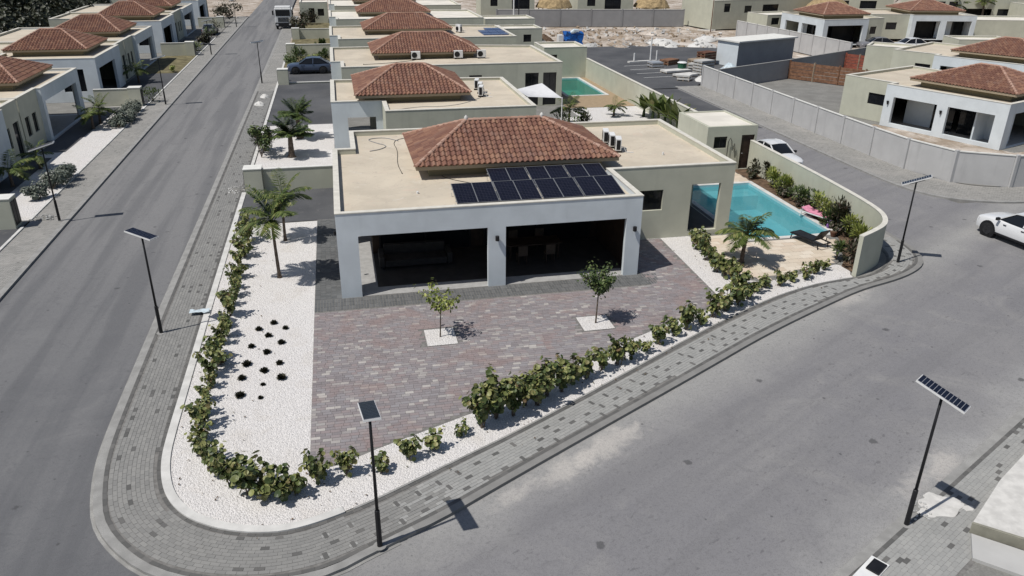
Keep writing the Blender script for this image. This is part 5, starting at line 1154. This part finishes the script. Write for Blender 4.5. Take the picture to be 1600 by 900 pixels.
# pool bed
BED = [('upright reddish shrub',(25.3,43.6),1.1,.35,60,'leaf_dark',1),('dark round shrub',(25.0,43.0),.7,.6,160,'leaf_dark',0),('tall dark spiky shrub',(25.45,42.3),1.5,.3,90,'leaf_dark',1),('bright lime shrub',(25.3,41.1),1.15,.75,240,'leaf_lime',1),('second bright lime shrub',(25.3,39.6),1.05,.85,260,'leaf_lime',1),('low brown shrub',(24.8,39.2),.5,.6,120,'leaf_dark',0),
 ('mixed green shrub',(25.15,38.0),.95,.7,200,'leaf_mid',1),('thin tall green plant',(25.2,36.6),1.3,.35,80,'leaf_mid',1),('reddish low shrub',(24.85,37.1),.5,.55,120,'leaf_dark',0),('large lime shrub',(25.0,35.2),1.3,.9,300,'leaf_lime',1),('large dark shrub',(25.0,33.9),1.35,1.0,360,'leaf_dark',1),('dark green low shrub',(24.55,34.4),.8,.7,200,'leaf_mid',1),
 ('lime and green shrub',(24.75,32.5),1.0,.8,240,'leaf_lime',1),('low dark shrub',(24.4,32.9),.7,.7,180,'leaf_dark',0),('yellow green plant near the wall end',(24.3,31.4),1.0,.7,220,'leaf_lime',1),('bushy brown green shrub nearest the pavement',(22.6,29.4),.9,.8,260,'leaf_dark',1),('green tuft',(22.3,30.0),1.0,.4,110,'leaf_mid',1)]
for i_, (nm, (x, y), h, w_, n, lf_, lg) in enumerate(BED): bush_thing('garden_shrub', nm+' in the bed by the curved wall', 'shrub', (x, y, .04), h, w_*1.1, n*2, .095 if not lg else .08, lf_, 'shrubs along the curved wall', 100+i_, bool(lg))
# bananas and yard plants
def banana(label, x, y, h, seed, group='banana plants by the garden wall'):
    R.seed(seed); t = thing('banana_plant', label, 'banana plant', (x, y, .01), R.random()*6, group); st = MB(); st.tube([(0,0,0),(.03,0,h*.2),(.05,0,h*.34)], [.14,.11,.05], 8); st.build('trunk', 'leaf_mid', t, smooth=True)
    for k in range(13):
        a = 2.4*k; el = R.uniform(.75,1.4); p = Vector((.05,0,h*.25)); d_ = Vector((math.cos(a)*math.cos(el),math.sin(a)*math.cos(el),math.sin(el))); L = h*R.uniform(.55,.85); pp = []
        for j in range(8): pp.append(p.copy()); d_ = (d_+Vector((0,0,-.10))).normalized(); p = p+d_*L/7
        m_ = MB(); sd_ = d_.cross(Vector((0,0,1))).normalized(); ws = [.02,.08,.19,.25,.26,.22,.13,.01]
        m_.raw([q for j, c in enumerate(pp) for q in (c-sd_*ws[j]+Vector((0,0,.03)), c, c+sd_*ws[j]+Vector((0,0,.03)))], [f for j in range(7) for f in ((j*3,j*3+1,j*3+4,j*3+3),(j*3+1,j*3+2,j*3+5,j*3+4))]); m_.build('leaf', 'leaf_palm', t, smooth=True)
for i_, (x, y, h) in enumerate(((24.6,61.2,2.1),(24.95,60.1,2.5),(25.0,59.0,2.3),(25.1,57.9,2.6),(25.15,56.8,2.2),(25.2,55.6,2.5),(25.2,54.4,2.1))): banana('banana plant with upright leaves by the garden wall, %s from the green pool' % ORD[i_], x, y, h, 200+i_)
palm('palm_tree', 'small palm alone on the white back gravel', (22.2,61.8,.01), 0, .7, 12, 1.15, 'palms in the back gravel', .1, .08, 31, .6); palm('palm_tree', 'feathery palm at the edge of the shade sail', (17.6,59.3,.01), 0, 1.1, 14, 1.6, 'palms in the back gravel', .05, .08, 33, .6)
bush_thing('garden_shrub', 'dark shrub under the feathery palm by the shade sail', 'shrub', (17.2,58.2,.01), 1.0, 1.5, 360, .1, 'leaf_mid', 'shrubs in the back yards', 210, True); bush_thing('garden_shrub', 'dark low shrub beside the shade sail on the gravel edge', 'shrub', (18.4,58.0,.01), .9, 1.3, 300, .1, 'leaf_dark', 'shrubs in the back yards', 211, True)
# left yards
for i_, (x, y, h, f) in enumerate(((-18.46,66.2,1.1,1.5),(-18.5,64.3,1.0,1.4),(-19.3,49.6,.9,1.6),(-18.9,53.3,.8,1.2),(-19.3,84.6,1.3,1.6))):
    palm('palm_tree', ('small yellow green palm on the left white gravel, farther of two','small yellow green palm on the left white gravel, nearer of two','low palm beside the left meter box at the picture edge','low palm in the shade behind the nearest left lamp','bushy palm in front of the dark open garage')[i_], (x, y, .01), i_, h, 12, f, 'palms of the left yards', .1, .08, 300+i_, .55)
for i_, (x, y, s, a) in enumerate(((-16.75,50.9,.75,'behind the nearest lamp, far end'),(-16.8,49.7,.85,'behind the nearest lamp, middle'),(-16.85,48.5,.9,'behind the nearest lamp, near end'),(-17.0,46.6,.8,'just right of the left meter box'),(-16.75,64.4,.8,'nearest of five before the long plot wall'),(-16.75,65.8,.9,'second of five before the long plot wall'),(-16.8,67.3,.9,'third of five before the long plot wall'),(-16.8,69.0,.8,'fourth of five before the long plot wall'),(-16.85,70.6,.75,'last of five before the long plot wall'))):
    bush_thing('grey_shrub', 'grey green shrub on the left gravel, '+a, 'shrub', (x, y, .01), s*1.1, s*1.3, 1000, .075, 'leaf_grey', 'grey shrubs along the left pavement', 320+i_)
for i_, (x, y, s, lf_, a) in enumerate(((-16.2,74.8,1.1,'leaf_mid','dark shrub in front of the second meter box'),(-17.2,104.8,1.0,'leaf_mid','green shrub beyond the third plot wall on the left'),(-16.9,106.8,.9,'leaf_lime','lime shrub beyond the third plot wall on the left'),(-17.0,121,1.3,'leaf_mid','green shrub far up the left street, first'),(-17.0,126,1.4,'leaf_dark','dark shrub far up the left street, second'),(-17.2,90.5,.6,'leaf_lime','small yellow shrub at the far end of the lawn'))):
    bush_thing('garden_shrub', a, 'shrub', (x, y, .01), s*1.2, s*1.1, 260, .09, lf_, 'shrubs of the left yards', 340+i_, i_ % 2 == 0)
for i_, (x, y, h, w_, lf_, a) in enumerate(((-5.45,53.6,2.5,1.2,'leaf_mid','tall narrow shrub at the pavement end of the gravel yard'),(-5.4,55.2,1.3,.9,'leaf_dark','dark shrub behind the tall narrow shrub at the pavement'),(-5.0,92.5,1.3,1.5,'leaf_mid','green shrub behind the blue car, left end'),(-4.0,93.5,1.9,1.3,'leaf_mid','tall green shrub behind the blue car, middle'),(-2.7,92.6,1.2,1.3,'leaf_lime','lime shrub behind the blue car, right of middle'),(-1.4,94.0,1.7,1.1,'leaf_mid','green shrub behind the blue car, right end'),(-2.6,103.5,1.6,.5,'leaf_mid','upright plant on the dry lawn, left one'),(-1.6,104,1.7,.5,'leaf_mid','upright plant on the dry lawn, right one'))):
    bush_thing('garden_shrub', a, 'shrub', (x, y, .01), h, w_, 620, .1, lf_, 'shrubs along the right pavement', 360+i_, i_ % 2 == 1)

# ------------------------------------------------------------------ pool furniture and small things
def lounger(label, loc, rz, fabric, frame, tilt_=.55):
    t = thing('sun_lounger', label, 'sun lounger', loc, rz, 'sun loungers by the turquoise pool'); b = MB(); b.box(-.32,-.95,.30,.32,.45,.34); b.build('seat', fabric, t, bevel=.012)
    b = MB(); b.bar((0,.47,.34),(0,.86,.36+tilt_), .62,.04); b.build('backrest', fabric, t)
    b = MB()
    for s in (-1,1): b.bar((s*.345,-.98,.29),(s*.345,1.0,.29), .04,.05)
    b.bar((-.32,-.96,.275),(.32,-.96,.275), .04,.04); b.bar((-.32,.96,.275),(.32,.96,.275), .04,.04); b.bar((-.2,.8,.3),(-.2,.82,.55), .03,.03); b.build('frame', frame, t)
    for s in (-1,1):
        for y in (-.85,.8): b = MB(); b.bar((s*.345,y,.262),(s*.345,y+(-.06 if y < 0 else .06),0), .04,.04); b.build('leg', frame, t)
    return t
lounger('black sun lounger with its backrest raised at the front edge of the pool', (22.2,32.15,.035), rad(195), 'black_metal', 'black_metal')
lg = lounger('sun lounger covered by a pink towel between pool and planting bed', (24.6,35.3,.035), rad(22), 'pink', 'white_paint', .12)
b = MB(); b.box(-.33,-.97,.345,.33,.44,.365); b.build('towel', 'pink', lg, bevel=.008)
ba = thing('cloth_bag', 'small purple cloth bag by the foot of the pink lounger', 'bag', (24.45,33.9,.035)); b = MB(); b.tube([(0,0,0),(0,0,.12),(0.02,0,.24),(.02,0,.3)], [.16,.2,.15,.04], 9); b.build('sack', 'purple', ba, smooth=True); b = MB(); b.tube([(-.08,0,.27),(-.05,0,.42),(.07,0,.42),(.1,0,.27)], .012, 5); b.build('handle', 'purple', ba)
po = thing('clay_pot', 'small clay pot near the pool corner beside the black lounger', 'pot', (23.9,32.75,.035)); b = MB(); b.tube([(0,0,0),(0,0,.2),(0,0,.26)], [.11,.17,.18], 10); b.build('pot', 'rust', po); b = MB(); b.tube([(0,0,.262),(0,0,.27)], .15, 10); b.build('soil', 'soil', po)
sl = thing('shade_sail', 'white shade sail on posts over the second house terrace', 'shade sail'); b = MB(); n = 10; P4 = [Vector((13.7,61.1,2.6)),Vector((13.7,57.2,2.75)),Vector((16.4,57.3,2.55)),Vector((15.8,61.2,3.0))]
b.raw([ (P4[0].lerp(P4[3],i/n)).lerp(P4[1].lerp(P4[2],i/n), j/n)+Vector((0,0,-.25*math.sin(math.pi*i/n)*math.sin(math.pi*j/n))) for j in range(n+1) for i in range(n+1)], [(j*(n+1)+i, j*(n+1)+i+1, (j+1)*(n+1)+i+1, (j+1)*(n+1)+i) for j in range(n) for i in range(n)]); b.build('canvas', 'sail', sl, smooth=True)
for p in P4[1:3]: b = MB(); b.tube([(p.x,p.y,.01),(p.x,p.y,p.z+.05)], .04, 8); b.build('post', 'white_paint', sl)
R.seed(77)
def heap(name, label, cat, loc, r_, h, mat, n=14, group=None, rings=5, stones=10, mound=True):
    t = thing(name, label, cat, loc, R.random()*6, group); b = MB(); vs = [(0,0,h)]; fs = []
    for k in range(1, rings+1):
        for j in range(n): a = 6.2832*j/n; q = r_*k/rings*R.uniform(.85,1.15); vs.append((math.cos(a)*q, math.sin(a)*q*.8, max(-.05, h*(1-(k/rings)**1.6)*R.uniform(.7,1.2)) if k < rings else -.05))
    for j in range(n): fs.append((0,1+j,1+(j+1) % n))
    for k in range(rings-1):
        for j in range(n): a = 1+k*n+j; c = 1+k*n+(j+1) % n; fs.append((a,a+n,c+n,c))
    b.raw(vs, fs)
    if mound: b.build('mound', mat, t, smooth=True)
    for k in range(stones):
        a = R.random()*6.28; q = r_*R.uniform(.3,1.15); s = r_*R.uniform(.04,.1); m = Matrix.Rotation(R.random()*3,4,Vector((R.random(),R.random(),1)).normalized()); m.translation = (math.cos(a)*q, math.sin(a)*q*.8, max(0,h*(1-q/r_))+s*.4); c = MB(); c.box(-s,-s*.8,-s*.6,s,s*.7,s*.6,0,m); c.build('stone', 'concrete' if mat != 'soil' else mat, t)
    return t
heap('rubble_pile', 'grey rubble pile beside the meter box on the right pavement', 'rubble', (-6.35,46.4,-.005), .65, .12, 'grey_ground', stones=34); heap('rubble_pile', 'dark rubble between the left meter box and the nearest lamp', 'rubble', (-15.7,43.2,0), .6, .12, 'grey_ground', stones=30)
heap('rubble_pile', 'broken paving stones at the foot of the lower right lamp', 'rubble', (14.25,13.65,.0), .4, .02, 'grey_wall', stones=34, mound=False)
sa = thing('sand_pile', 'flat patch of spilled white sand right of the lower right lamp', 'sand', (14.85,13.75,.0)); b = MB(); R.seed(8)
for ox, oy, q_, z_ in ((0,0,.55,.012),(.45,.1,.34,.016),(-.42,-.12,.26,.014),(.1,.42,.25,.010),(.75,-.18,.16,.009)):
    ph_ = [R.random()*6.28 for _ in range(3)]; b.prism([(ox+math.cos(6.2832*k/40)*q_*(1+.16*math.sin(3*6.2832*k/40+ph_[0])+.09*math.sin(7*6.2832*k/40+ph_[1])+.05*math.sin(13*6.2832*k/40+ph_[2])), oy+math.sin(6.2832*k/40)*q_*.7*(1+.14*math.sin(4*6.2832*k/40+ph_[1]))) for k in range(40)], -.01, z_)
b.build('sand', 'sand', sa)
ba = thing('plastic_sheet', 'crumpled pale blue plastic sheet lying over the kerb by the left hedge', 'plastic sheet', (-6.15,29.8,.06)); b = MB(); n = 8; R.seed(5); b.raw([((i/n-.5)*.75,(j/n-.5)*.32,.03+.08*R.random()) for j in range(n+1) for i in range(n+1)], [(j*(n+1)+i, j*(n+1)+i+1, (j+1)*(n+1)+i+1, (j+1)*(n+1)+i) for j in range(n) for i in range(n)]); b.build('sheet', 'pale_blue', ba, smooth=True)
for i_, (x, y) in enumerate(((-6.9,71.5),(-6.7,75.0))): heap('rubble_pile', ('small pale rubble heap on the far right pavement, nearer one','small pale rubble heap on the far right pavement, farther one')[i_], 'rubble', (x, y, 0), .6, .3, 'white_kerb')

# ---- lower right corner: pavement and raised concrete
m = MB(); K = [(8.0,10.8),(10.61,12.14),(13.87,13.78),(16.79,15.28),(21.06,17.5),(30,22.1)]; K = [tuple(p) for p in resample(K, 1.0)]; K2 = offset(K, -.25); strip(m, K2, K, -.3, 0.0); struct('kerb', m, 'kerb')
n1 = offset(K, -.26); n2 = offset(K, -1.95); bm2 = MB()
for i in range(len(K)-1): bm2.face([(*n2[i],-.006),(*n2[i+1],-.006),(*n1[i+1],-.006),(*n1[i],-.006)])
pv = struct('pavement', bm2, 'joint'); R.seed(9); lt, dk = [], []; d_ = (Vector(K[-1])-Vector(K[2])).normalized(); nn = Vector((d_.y,-d_.x)); O = Vector(n1[0])
for r in range(14):
    s = (r % 2)*.115
    while s < 22:
        q = [O+d_*(s+.004)+nn*(r*.115+.115), O+d_*(s+.226)+nn*(r*.115+.115), O+d_*(s+.226)+nn*(r*.115+.004), O+d_*(s+.004)+nn*(r*.115+.004)]; (dk if (r in (0,) or (R.random() < .05)) else lt).append(([tuple(p) for p in q], R.uniform(0,.005))); s += .23
paver_set(pv, lt, 'pave_front', 'paver', 300); paver_set(pv, dk, 'dark_pave', 'dark_paver', 200)
sheet('dusty_lot', [tuple(p) for p in n2]+[(40,5),(10,2)], -.012, 'grey_ground')
cs = thing('concrete_slab', 'pale raised concrete slab with a sunken corner at the lower right', 'concrete slab'); b = MB(); b.prism([(14.95,12.75),(16.2,11.6),(19,9),(26,14.5),(20.5,16.0),(17.0,14.1)], -.3, .32); b.build('slab', 'sand', cs)
b = MB(); ep = [(14.95,12.75),(16.2,11.6)]; strip(b, [(14.93,12.745),(16.19,11.585)], [(14.99,12.79),(16.24,11.65)], .02, .327); b.build('edge_band', 'olive', cs)
b = MB(); b.prism([(14.3,11.9),(15.6,10.6),(16.1,11.5),(14.9,12.65)], -.3, .08); b.build('sunken_step', 'concrete', cs)
bd = thing('white_board', 'white board with a black shadow block at the bottom edge near the lower right lamp', 'board', (11.75,12.15,.0), rad(30)); b = MB(); b.box(-.75,-.22,0.0,.35,.22,.04); b.build('board', 'white_paint', bd); b = MB(); b.box(-.2,-.2,.041,.25,.12,.09); b.build('box', 'black_metal', bd)  # flat black block models a dark patch taken for a cast shadow

# ------------------------------------------------------------------ parking lot stores and the dirt lot
def pallets(label, x, y, n, mat, rz, group='stacked building materials', w_=1.9, d_=1.3, load=None):
    t = thing('material_stack', label, 'stack', (x, y, -.03), rz, group)
    for k in range(n):
        z = k*.30
        for j in (-1,0,1): b = MB(); b.box(-w_/2,j*d_*.44-.05,z+.004,w_/2,j*d_*.44+.05,z+.1); b.build('pallet_block', 'wood', t)
        b = MB(); b.box(-w_/2,-d_/2,z+.104,w_/2,d_/2,z+.296); b.build('load', mat, t, bevel=.01)
    return t
pallets('tall stack of pale panels on the parking lot', 38.9,80.6,5,'concrete',.35); pallets('low stack of boards on the parking lot, left of the tall stack', 36.4,82.2,1,'white_kerb',.2,w_=3.2); pallets('low pale pallet at the end of the parking lines', 36.3,79.4,1,'white_kerb',.3,w_=2.4); pallets('brown timber stack behind the tall pale stack', 42.0,86.6,5,'rust',.4); pallets('grey stack in front of the brown timber', 40.4,85.4,3,'wood',.3)
pallets('small grey crate stack beside the green bin', 35.5,86.0,2,'alu',.1,w_=1.4)
gbn = thing('rubbish_bin', 'green bin with a white lid on the parking lot', 'bin', (37.4,82.9,-.03)); MT['green'] = basic('green_plastic', (0.02,.09,.05), .2, 4, .5); b = MB(); b.tube([(0,0,0),(0,0,.9)], [.4,.5], 10); b.build('body', 'green', gbn); b = MB(); b.tube([(0,0,.902),(0,0,1.0)], [.55,.4], 10); b.build('lid', 'white_paint', gbn)
heap('covered_heap', 'heap wrapped in pale blue plastic beside the white box building', 'heap', (42.3,81.2,-.03), 1.5, 1.0, 'pale_blue'); heap('rubble_pile', 'white bags and rubble at the end of the concrete panel wall', 'rubble', (37.2,76.8,-.03), 1.2, .5, 'white_kerb'); heap('rubble_pile', 'dark heap of soil on the dirt lot beside the white box', 'soil heap', (47.6,93.4,-.1), 1.6, 1.1, 'soil')
for i_, (x, y, r_, h, mt) in enumerate(((33.5,104.5,1.6,.6,'concrete'),(37.5,103,1.9,.5,'dirt'),(41,104,2.0,.6,'dirt'),(44.2,102,1.6,.6,'white_kerb'),(39,108,2.2,.6,'dirt'),(45,107,2.6,.7,'white_kerb'),(49.5,104,2.2,.7,'white_kerb'),(35,112,2.2,.6,'dirt'),(42,114,2.5,.5,'dirt'),(53,110,2.2,.6,'white_kerb'),(48,118,2.4,.5,'dirt'),(29,113,2.0,.9,'soil'),(56,106,1.5,.9,'white_kerb'))):
    heap('rubble_pile', 'low heap of rubble on the dirt lot, %s counted from the blue tank' % ORD[i_], 'rubble', (x, y, -.3), r_, h, mt, group='rubble heaps on the dirt lot')
bt = thing('tarp_bundle', 'bundle wrapped in crumpled bright blue tarpaulin on the dirt lot', 'tarpaulin bundle', (31.6,106.3,-.3)); b = MB(); R.seed(91); bm = bmesh.new(); bmesh.ops.create_cube(bm, size=1); bmesh.ops.subdivide_edges(bm, edges=bm.edges[:], cuts=4, use_grid_fill=True)
for v in bm.verts: q = v.co.copy(); v.co = Vector((q.x*2.3, q.y*1.9, (q.z+.5)*1.95)) + Vector((R.uniform(-.16,.16), R.uniform(-.16,.16), R.uniform(-.12,.12) if q.z > -.4 else 0))
b.raw([tuple(v.co) for v in bm.verts], [tuple(v.index for v in f.verts) for f in bm.faces]); bm.free(); b.build('tarpaulin', 'blue', bt)
b = MB(); b.box(-2.1,-.6,0,-1.45,.5,1.55); b.build('white_crate', 'white_paint', bt); b = MB(); b.tube([(-.5,-.75,1.85),(-.1,-.8,2.12),(.5,-.7,2.05),(.8,-.5,1.85)], [.2,.3,.28,.15], 7); b.build('pale_sheet', 'pale_blue', bt)
for i_, x in enumerate((34.3,36.4,37.2)):
    q = thing('white_post', 'white post on the parking kerb island, %s from the left' % ORD[i_], 'post', (x,89.55+.08*(x-33.6)+.02,.135), 0, 'posts on the parking kerb island'); b = MB(); b.tube([(0,0,0),(0,0,(.9,2.6,1.1)[i_])], .09, 8); b.build('post', 'white_paint', q)
    b = MB(); b.tube([(0,0,0),(0,0,.05)], .16, 8); b.build('foot', 'kerb', q)
def slabw(name, label, a, b, h, mat, step): panel_wall(name, label, [a, b], h, step, mat)
slabw('panel_wall', 'long grey wall across the back of the dirt lot', (26,131.2), (57.2,127.6), 2.35, 'grey_wall', 5.2)
slabw('panel_wall', 'pale concrete panel wall with posts right of the dirt lot', (58.8,112), (60.6,86.5), 2.1, 'precast', 2.6)
back_box('large grey house with a dark wide window behind the dirt lot', (59.3,121.5,-.2), 20, 9, 4.4, {0: [(6,7.4,2.4,3.5,'win'),(9.6,12.8,1.9,3.6,'win'),(2.0,3.2,2.6,3.9,'win')]}, 'far houses behind the dirt lot', 'house', 'house', rz=rad(10))
back_box('low grey outbuilding in front of the large grey house', (63.8,112.5,-.2), 6.5, 5, 3.0, {0: [(.8,2.2,1.6,2.6,'win')]}, 'far houses behind the dirt lot', 'outbuilding', 'building', rz=rad(8))
back_box('pale house with two dark windows between the thatched roofs', (40.2,133.0,0), 9.5, 8, 4.6, {0: [(1.6,3.0,2.6,3.9,'win'),(4.6,7.4,2.1,3.9,'win')]}, 'far houses behind the dirt lot', 'house', 'house', rz=rad(-6))
back_box('pale far house left of the first thatched roof with a dark window', (24.0,134.6,0), 9.0, 8, 4.6, {0: [(1.6,2.8,2.6,3.9,'win'),(5.2,8.2,2.1,3.9,'win')]}, 'far houses behind the dirt lot', 'house', 'house', rz=rad(-4))
def thatch(label, x, y, r_, h):
    t = thing('thatched_hut', label, 'thatched hut', (x, y, 0), 0, 'thatched huts behind the long grey wall'); b = MB(); n = 22; rings = [(r_,2.3),(r_*.98,2.55),(r_*.8,3.4),(r_*.55,4.2),(r_*.28,4.9),(.05,h)]; vs = []
    for k, (q, z) in enumerate(rings):
        for j in range(n): a = 6.2832*j/n; vs.append((math.cos(a)*q*R.uniform(.95,1.05), math.sin(a)*q*R.uniform(.95,1.05), z+R.uniform(-.1,.1)))
    b.raw(vs, [(k*n+j, k*n+(j+1) % n, (k+1)*n+(j+1) % n, (k+1)*n+j) for k in range(len(rings)-1) for j in range(n)]); b.build('thatch', 'thatch', t)
    for j in range(6): a = 6.2832*j/6; b = MB(); b.tube([(math.cos(a)*r_*.85,math.sin(a)*r_*.85,0),(math.cos(a)*r_*.85,math.sin(a)*r_*.85,2.6)], .1, 7); b.build('post', 'wood', t)
thatch('thatched hut roof behind the grey wall, left one', 36.5,134.6,3.1,5.6); thatch('thatched hut roof behind the grey wall, right one', 53.2,132.6,3.1,5.6); thatch('thatched roof behind the white house at the top right', 79.5,121.5,4.0,5.8)
pl = thing('utility_pole', 'thin dark pole standing at the edge of the dirt lot', 'pole', (58.2,119.5,-.3)); b = MB(); b.tube([(0,0,0),(0,0,6.5)], [.08,.06], 7); b.build('pole', 'rust', pl)
b = MB(); b.box(-.15,-.15,5.9,.15,.15,6.2); b.build('cap_box', 'black_metal', pl)
pm = thing('timber_plank', 'white plank leaning at the end of the long grey wall', 'plank', (56.9,121.5,-.3), .4); b = MB(); b.bar((0,0,.1),(1.2,-2.6,.25), .35,.12); b.build('plank', 'capping', pm)
wp = thing('utility_pole', 'white pole rising beside the far houses of the middle row', 'pole', (26.6,121.0,0)); b = MB(); b.tube([(0,0,0),(0,0,6.0)], .12, 8); b.build('pole', 'white_paint', wp); b = MB(); b.tube([(.8,0,0),(.75,0,5.5)], .07, 6); b.build('stay', 'black_metal', wp)
# silver vans and garden clutter before the top white house
car('parked_car', 'grey van parked before the dark bay of the top white house', (70.6,95.6,-.1), rad(170), 'car_grey', SUVP, 4.7, 1.9, SUVR, .36); car('parked_car', 'white car parked beside the grey van at the top white house', (74.6,94.2,-.1), rad(175), 'car_white', SUVP, 4.7, 1.9, SUVR, .36)
# far right background houses
for i_, (x, y, w_, d_, h, lab, oo) in enumerate(((93,117,7,7,5.2,'white far house with tall dark windows at the top right',{0:[(.6,2.0,.6,4.2,'win'),(2.6,4.2,.6,4.2,'win'),(4.8,6.2,.6,4.2,'win')]}),(104,124,12,8,4.5,'pale far house with a dark veranda near the top right corner',{0:[(1,8,.3,2.4,'dark'),(9,11,1,2.4,'win')]}),(92,104,18,7,2.6,'low grey beige building behind the white top right house',{0:[(12,13.5,1,2,'win')]}),(112,113,10,8,3.6,'pale low house at the right edge of the top',{0:[(1,6,.3,2.4,'dark')]}),(88,135,12,9,4.2,'grey far house at the top between palms',{0:[(2,4,1.5,3,'win'),(6,9,1.5,3,'win')]}),(120,130,14,9,4.0,'brown roofed far house in the top right corner',{0:[(2,6,.5,2.6,'dark')]}))):
    back_box(lab, (x, y, 0), w_, d_, h, oo, 'far houses at the top right', 'house', 'house', rz=rad(-14))
for i_, (x, y) in enumerate(((99.5,116.5),(101.5,119),(110,122))): palm('palm_tree', 'palm between the far houses at the top right, %s from the left' % ORD[i_], (x, y, 0), i_, 3.6, 12, 2.2, 'far palms at the top right', .04, .15, 400+i_, .5)
def wood(name, label_kind, poly_pts, n, hmin, hmax, mat, seed):
    R.seed(seed); b = MB(); xs = [p[0] for p in poly_pts]; ys = [p[1] for p in poly_pts]; cr = []
    while len(cr) < n:
        x, y = R.uniform(min(xs), max(xs)), R.uniform(min(ys), max(ys))
        if pip(x, y, poly_pts): cr.append((x, y, R.uniform(hmin, hmax), R.uniform(1.3,2.6)))
    for x, y, h, r_ in cr:
        for k in range(90):
            o = Vector((R.gauss(0,1),R.gauss(0,1),R.gauss(0,.8))).normalized(); p = Vector((x,y,h-r_*.7))+Vector((o.x*r_,o.y*r_,o.z*r_*.9))*R.random()**.35; p.z = max(.2, p.z); disc(b, p, o+Vector((0,0,.4)), R.uniform(.22,.42), 5, .3, .7)
        b.tube([(x,y,-.1),(x,y,h-r_*.6)], [.14,.08], 5)
    o = b.build(name, mat); o['kind'] = 'stuff'; return o
wood('woodland', '', [(-35.5,84),(-60,84),(-80,190),(-33,190),(-35,120)], 330, 3.2, 5.6, 'leaf_wood', 500); wood('woodland', '', [(84,142),(150,126),(180,150),(90,165)], 90, 3.0, 5.5, 'leaf_wood', 501)
# more of the street far away
for i_, (x, y, h, w_) in enumerate(((-17.5,140,2.6,2.4),(-17,148,3,2.6),(-5,128,2,2),(-4,136,2.4,2.2),(-17,113,1.6,1.4))): bush_thing('garden_shrub', 'dark green bush at the far end of the left street, %s' % ('behind the last lamp','beyond the last lamp, farthest','right of the truck, nearer','right of the truck, farther','left of the third lamp')[i_], 'shrub', (x, y, 0), h, w_, 420, .16, 'leaf_dark', 'bushes at the end of the street', 520+i_)
car('parked_car', 'dark grey car parked at the far left end of the street', (-17.6,124.5,0.01), rad(90), 'car_grey', SEDP, 4.5, 1.78, SEDR, .32)

back_box('pale house with a brown door at the top edge beside the truck', (-5.2, 137.5, 0), 4.4, 6, 3.2, {0: [(1.4,2.3,.05,2.3,'door'),(2.8,3.8,1.1,2.2,'win')]}, None, 'house', 'house')
# cables, hoses and drains on the flat roofs
def roof_line(name, label, cat, pts, r_, mat, z):
    t = thing(name, label, cat, (pts[0][0], pts[0][1], z)); P = smooth_path(pts, 2); b = MB(); b.tube([(x-pts[0][0], y-pts[0][1], r_) for x, y in P], r_, 5); b.build('line', mat, t, smooth=True)
    e = MB(); e.tube([(0,0,0),(0,0,r_*3.5)], r_*1.8, 6); e.build('end_fitting', mat, t); return t
roof_line('hose', 'grey hose lying in a loop on the back left of the main roof', 'hose', [(2.9,42.6),(2.2,43.5),(1.2,43.2),(1.7,42.3),(2.3,41.6),(1.9,40.9),(1.3,40.6)], .022, 'grey_wall', 3.452)
roof_line('cable', 'thin grey cable running along the main roof beside the hip roof', 'cable', [(2.6,36.2),(2.5,38.0),(2.75,40.5),(2.6,42.4),(3.2,43.2),(5.0,43.4)], .014, 'black_metal', 3.452)
roof_line('cable', 'black cable from the solar panels to the main hip roof', 'cable', [(6.3,33.6),(5.4,34.2),(4.6,35.0),(4.4,35.5)], .014, 'black_metal', 3.452)
roof_line('cable', 'thin cable across the second house roof before its hip', 'cable', [(3.2,50.2),(5.0,51.2),(6.5,50.9),(8.0,51.6),(9.5,53.5)], .016, 'grey_wall', 3.523)
roof_line('cable', 'dark cable along the front edge of the third house roof', 'cable', [(2.2,69.3),(4.5,69.8),(6.5,70.9),(6.8,71.2)], .02, 'black_metal', 3.523)
# fallen leaves and twigs
R.seed(700); b = MB(); n_ = 0
while n_ < 420:
    key = R.choice(('left','left','corner','front','front','terrace','patio')); x, y = R.choice(HEDGES[key]); x += R.gauss(.25,.7); y += R.gauss(-.1,.6)
    disc(b, Vector((x, y, .05)), Vector((R.uniform(-.5,.5),R.uniform(-.5,.5),1)), R.uniform(.015,.045), 5, .4, .6); n_ += 1
MT['litter'] = leaf('fallen_leaf', [(0, (0.09,0.055,0.03)), (0.6, (0.17,0.11,0.06)), (1, (0.10,0.11,0.04))]); o = b.build('fallen_leaves', 'litter'); o['kind'] = 'stuff'

# loose stones and debris over the dirt lot, too many to count
R.seed(801); b = MB(); n_ = 0; LOT = [(27.5,104),(32,103.6),(40,104.6),(47,101.5),(54,98.5),(57.5,92),(59,104),(58.5,118),(57,126.5),(28,130)]
while n_ < 520:
    x, y = R.uniform(27,59), R.uniform(92,130)
    if not pip(x, y, LOT): continue
    s_ = R.choice((.05,.07,.09,.12,.18,.26))*R.uniform(.7,1.2); m = Matrix.Rotation(R.random()*3,4,Vector((R.random(),R.random(),1)).normalized()); m.translation = (x, y, -.4+s_*.5); b.box(-s_,-s_*.8,-s_*.55,s_,s_*.7,s_*.55, R.choice((0,1,1,2)), m); n_ += 1
o = b.build('loose_rubble', ['concrete', 'wood', 'white_kerb']); o['kind'] = 'stuff'
pallets('stack of brown boards beside the kerb island posts', 37.9, 87.6, 2, 'brown_board', .5, w_=2.0); pallets('single pallet of white blocks nearest the concrete panel wall', 35.3, 77.3, 2, 'white_kerb', .9, w_=1.2); pallets('pallet of grey blocks behind the green bin', 39.6, 84.2, 2, 'concrete', .7, w_=1.2)
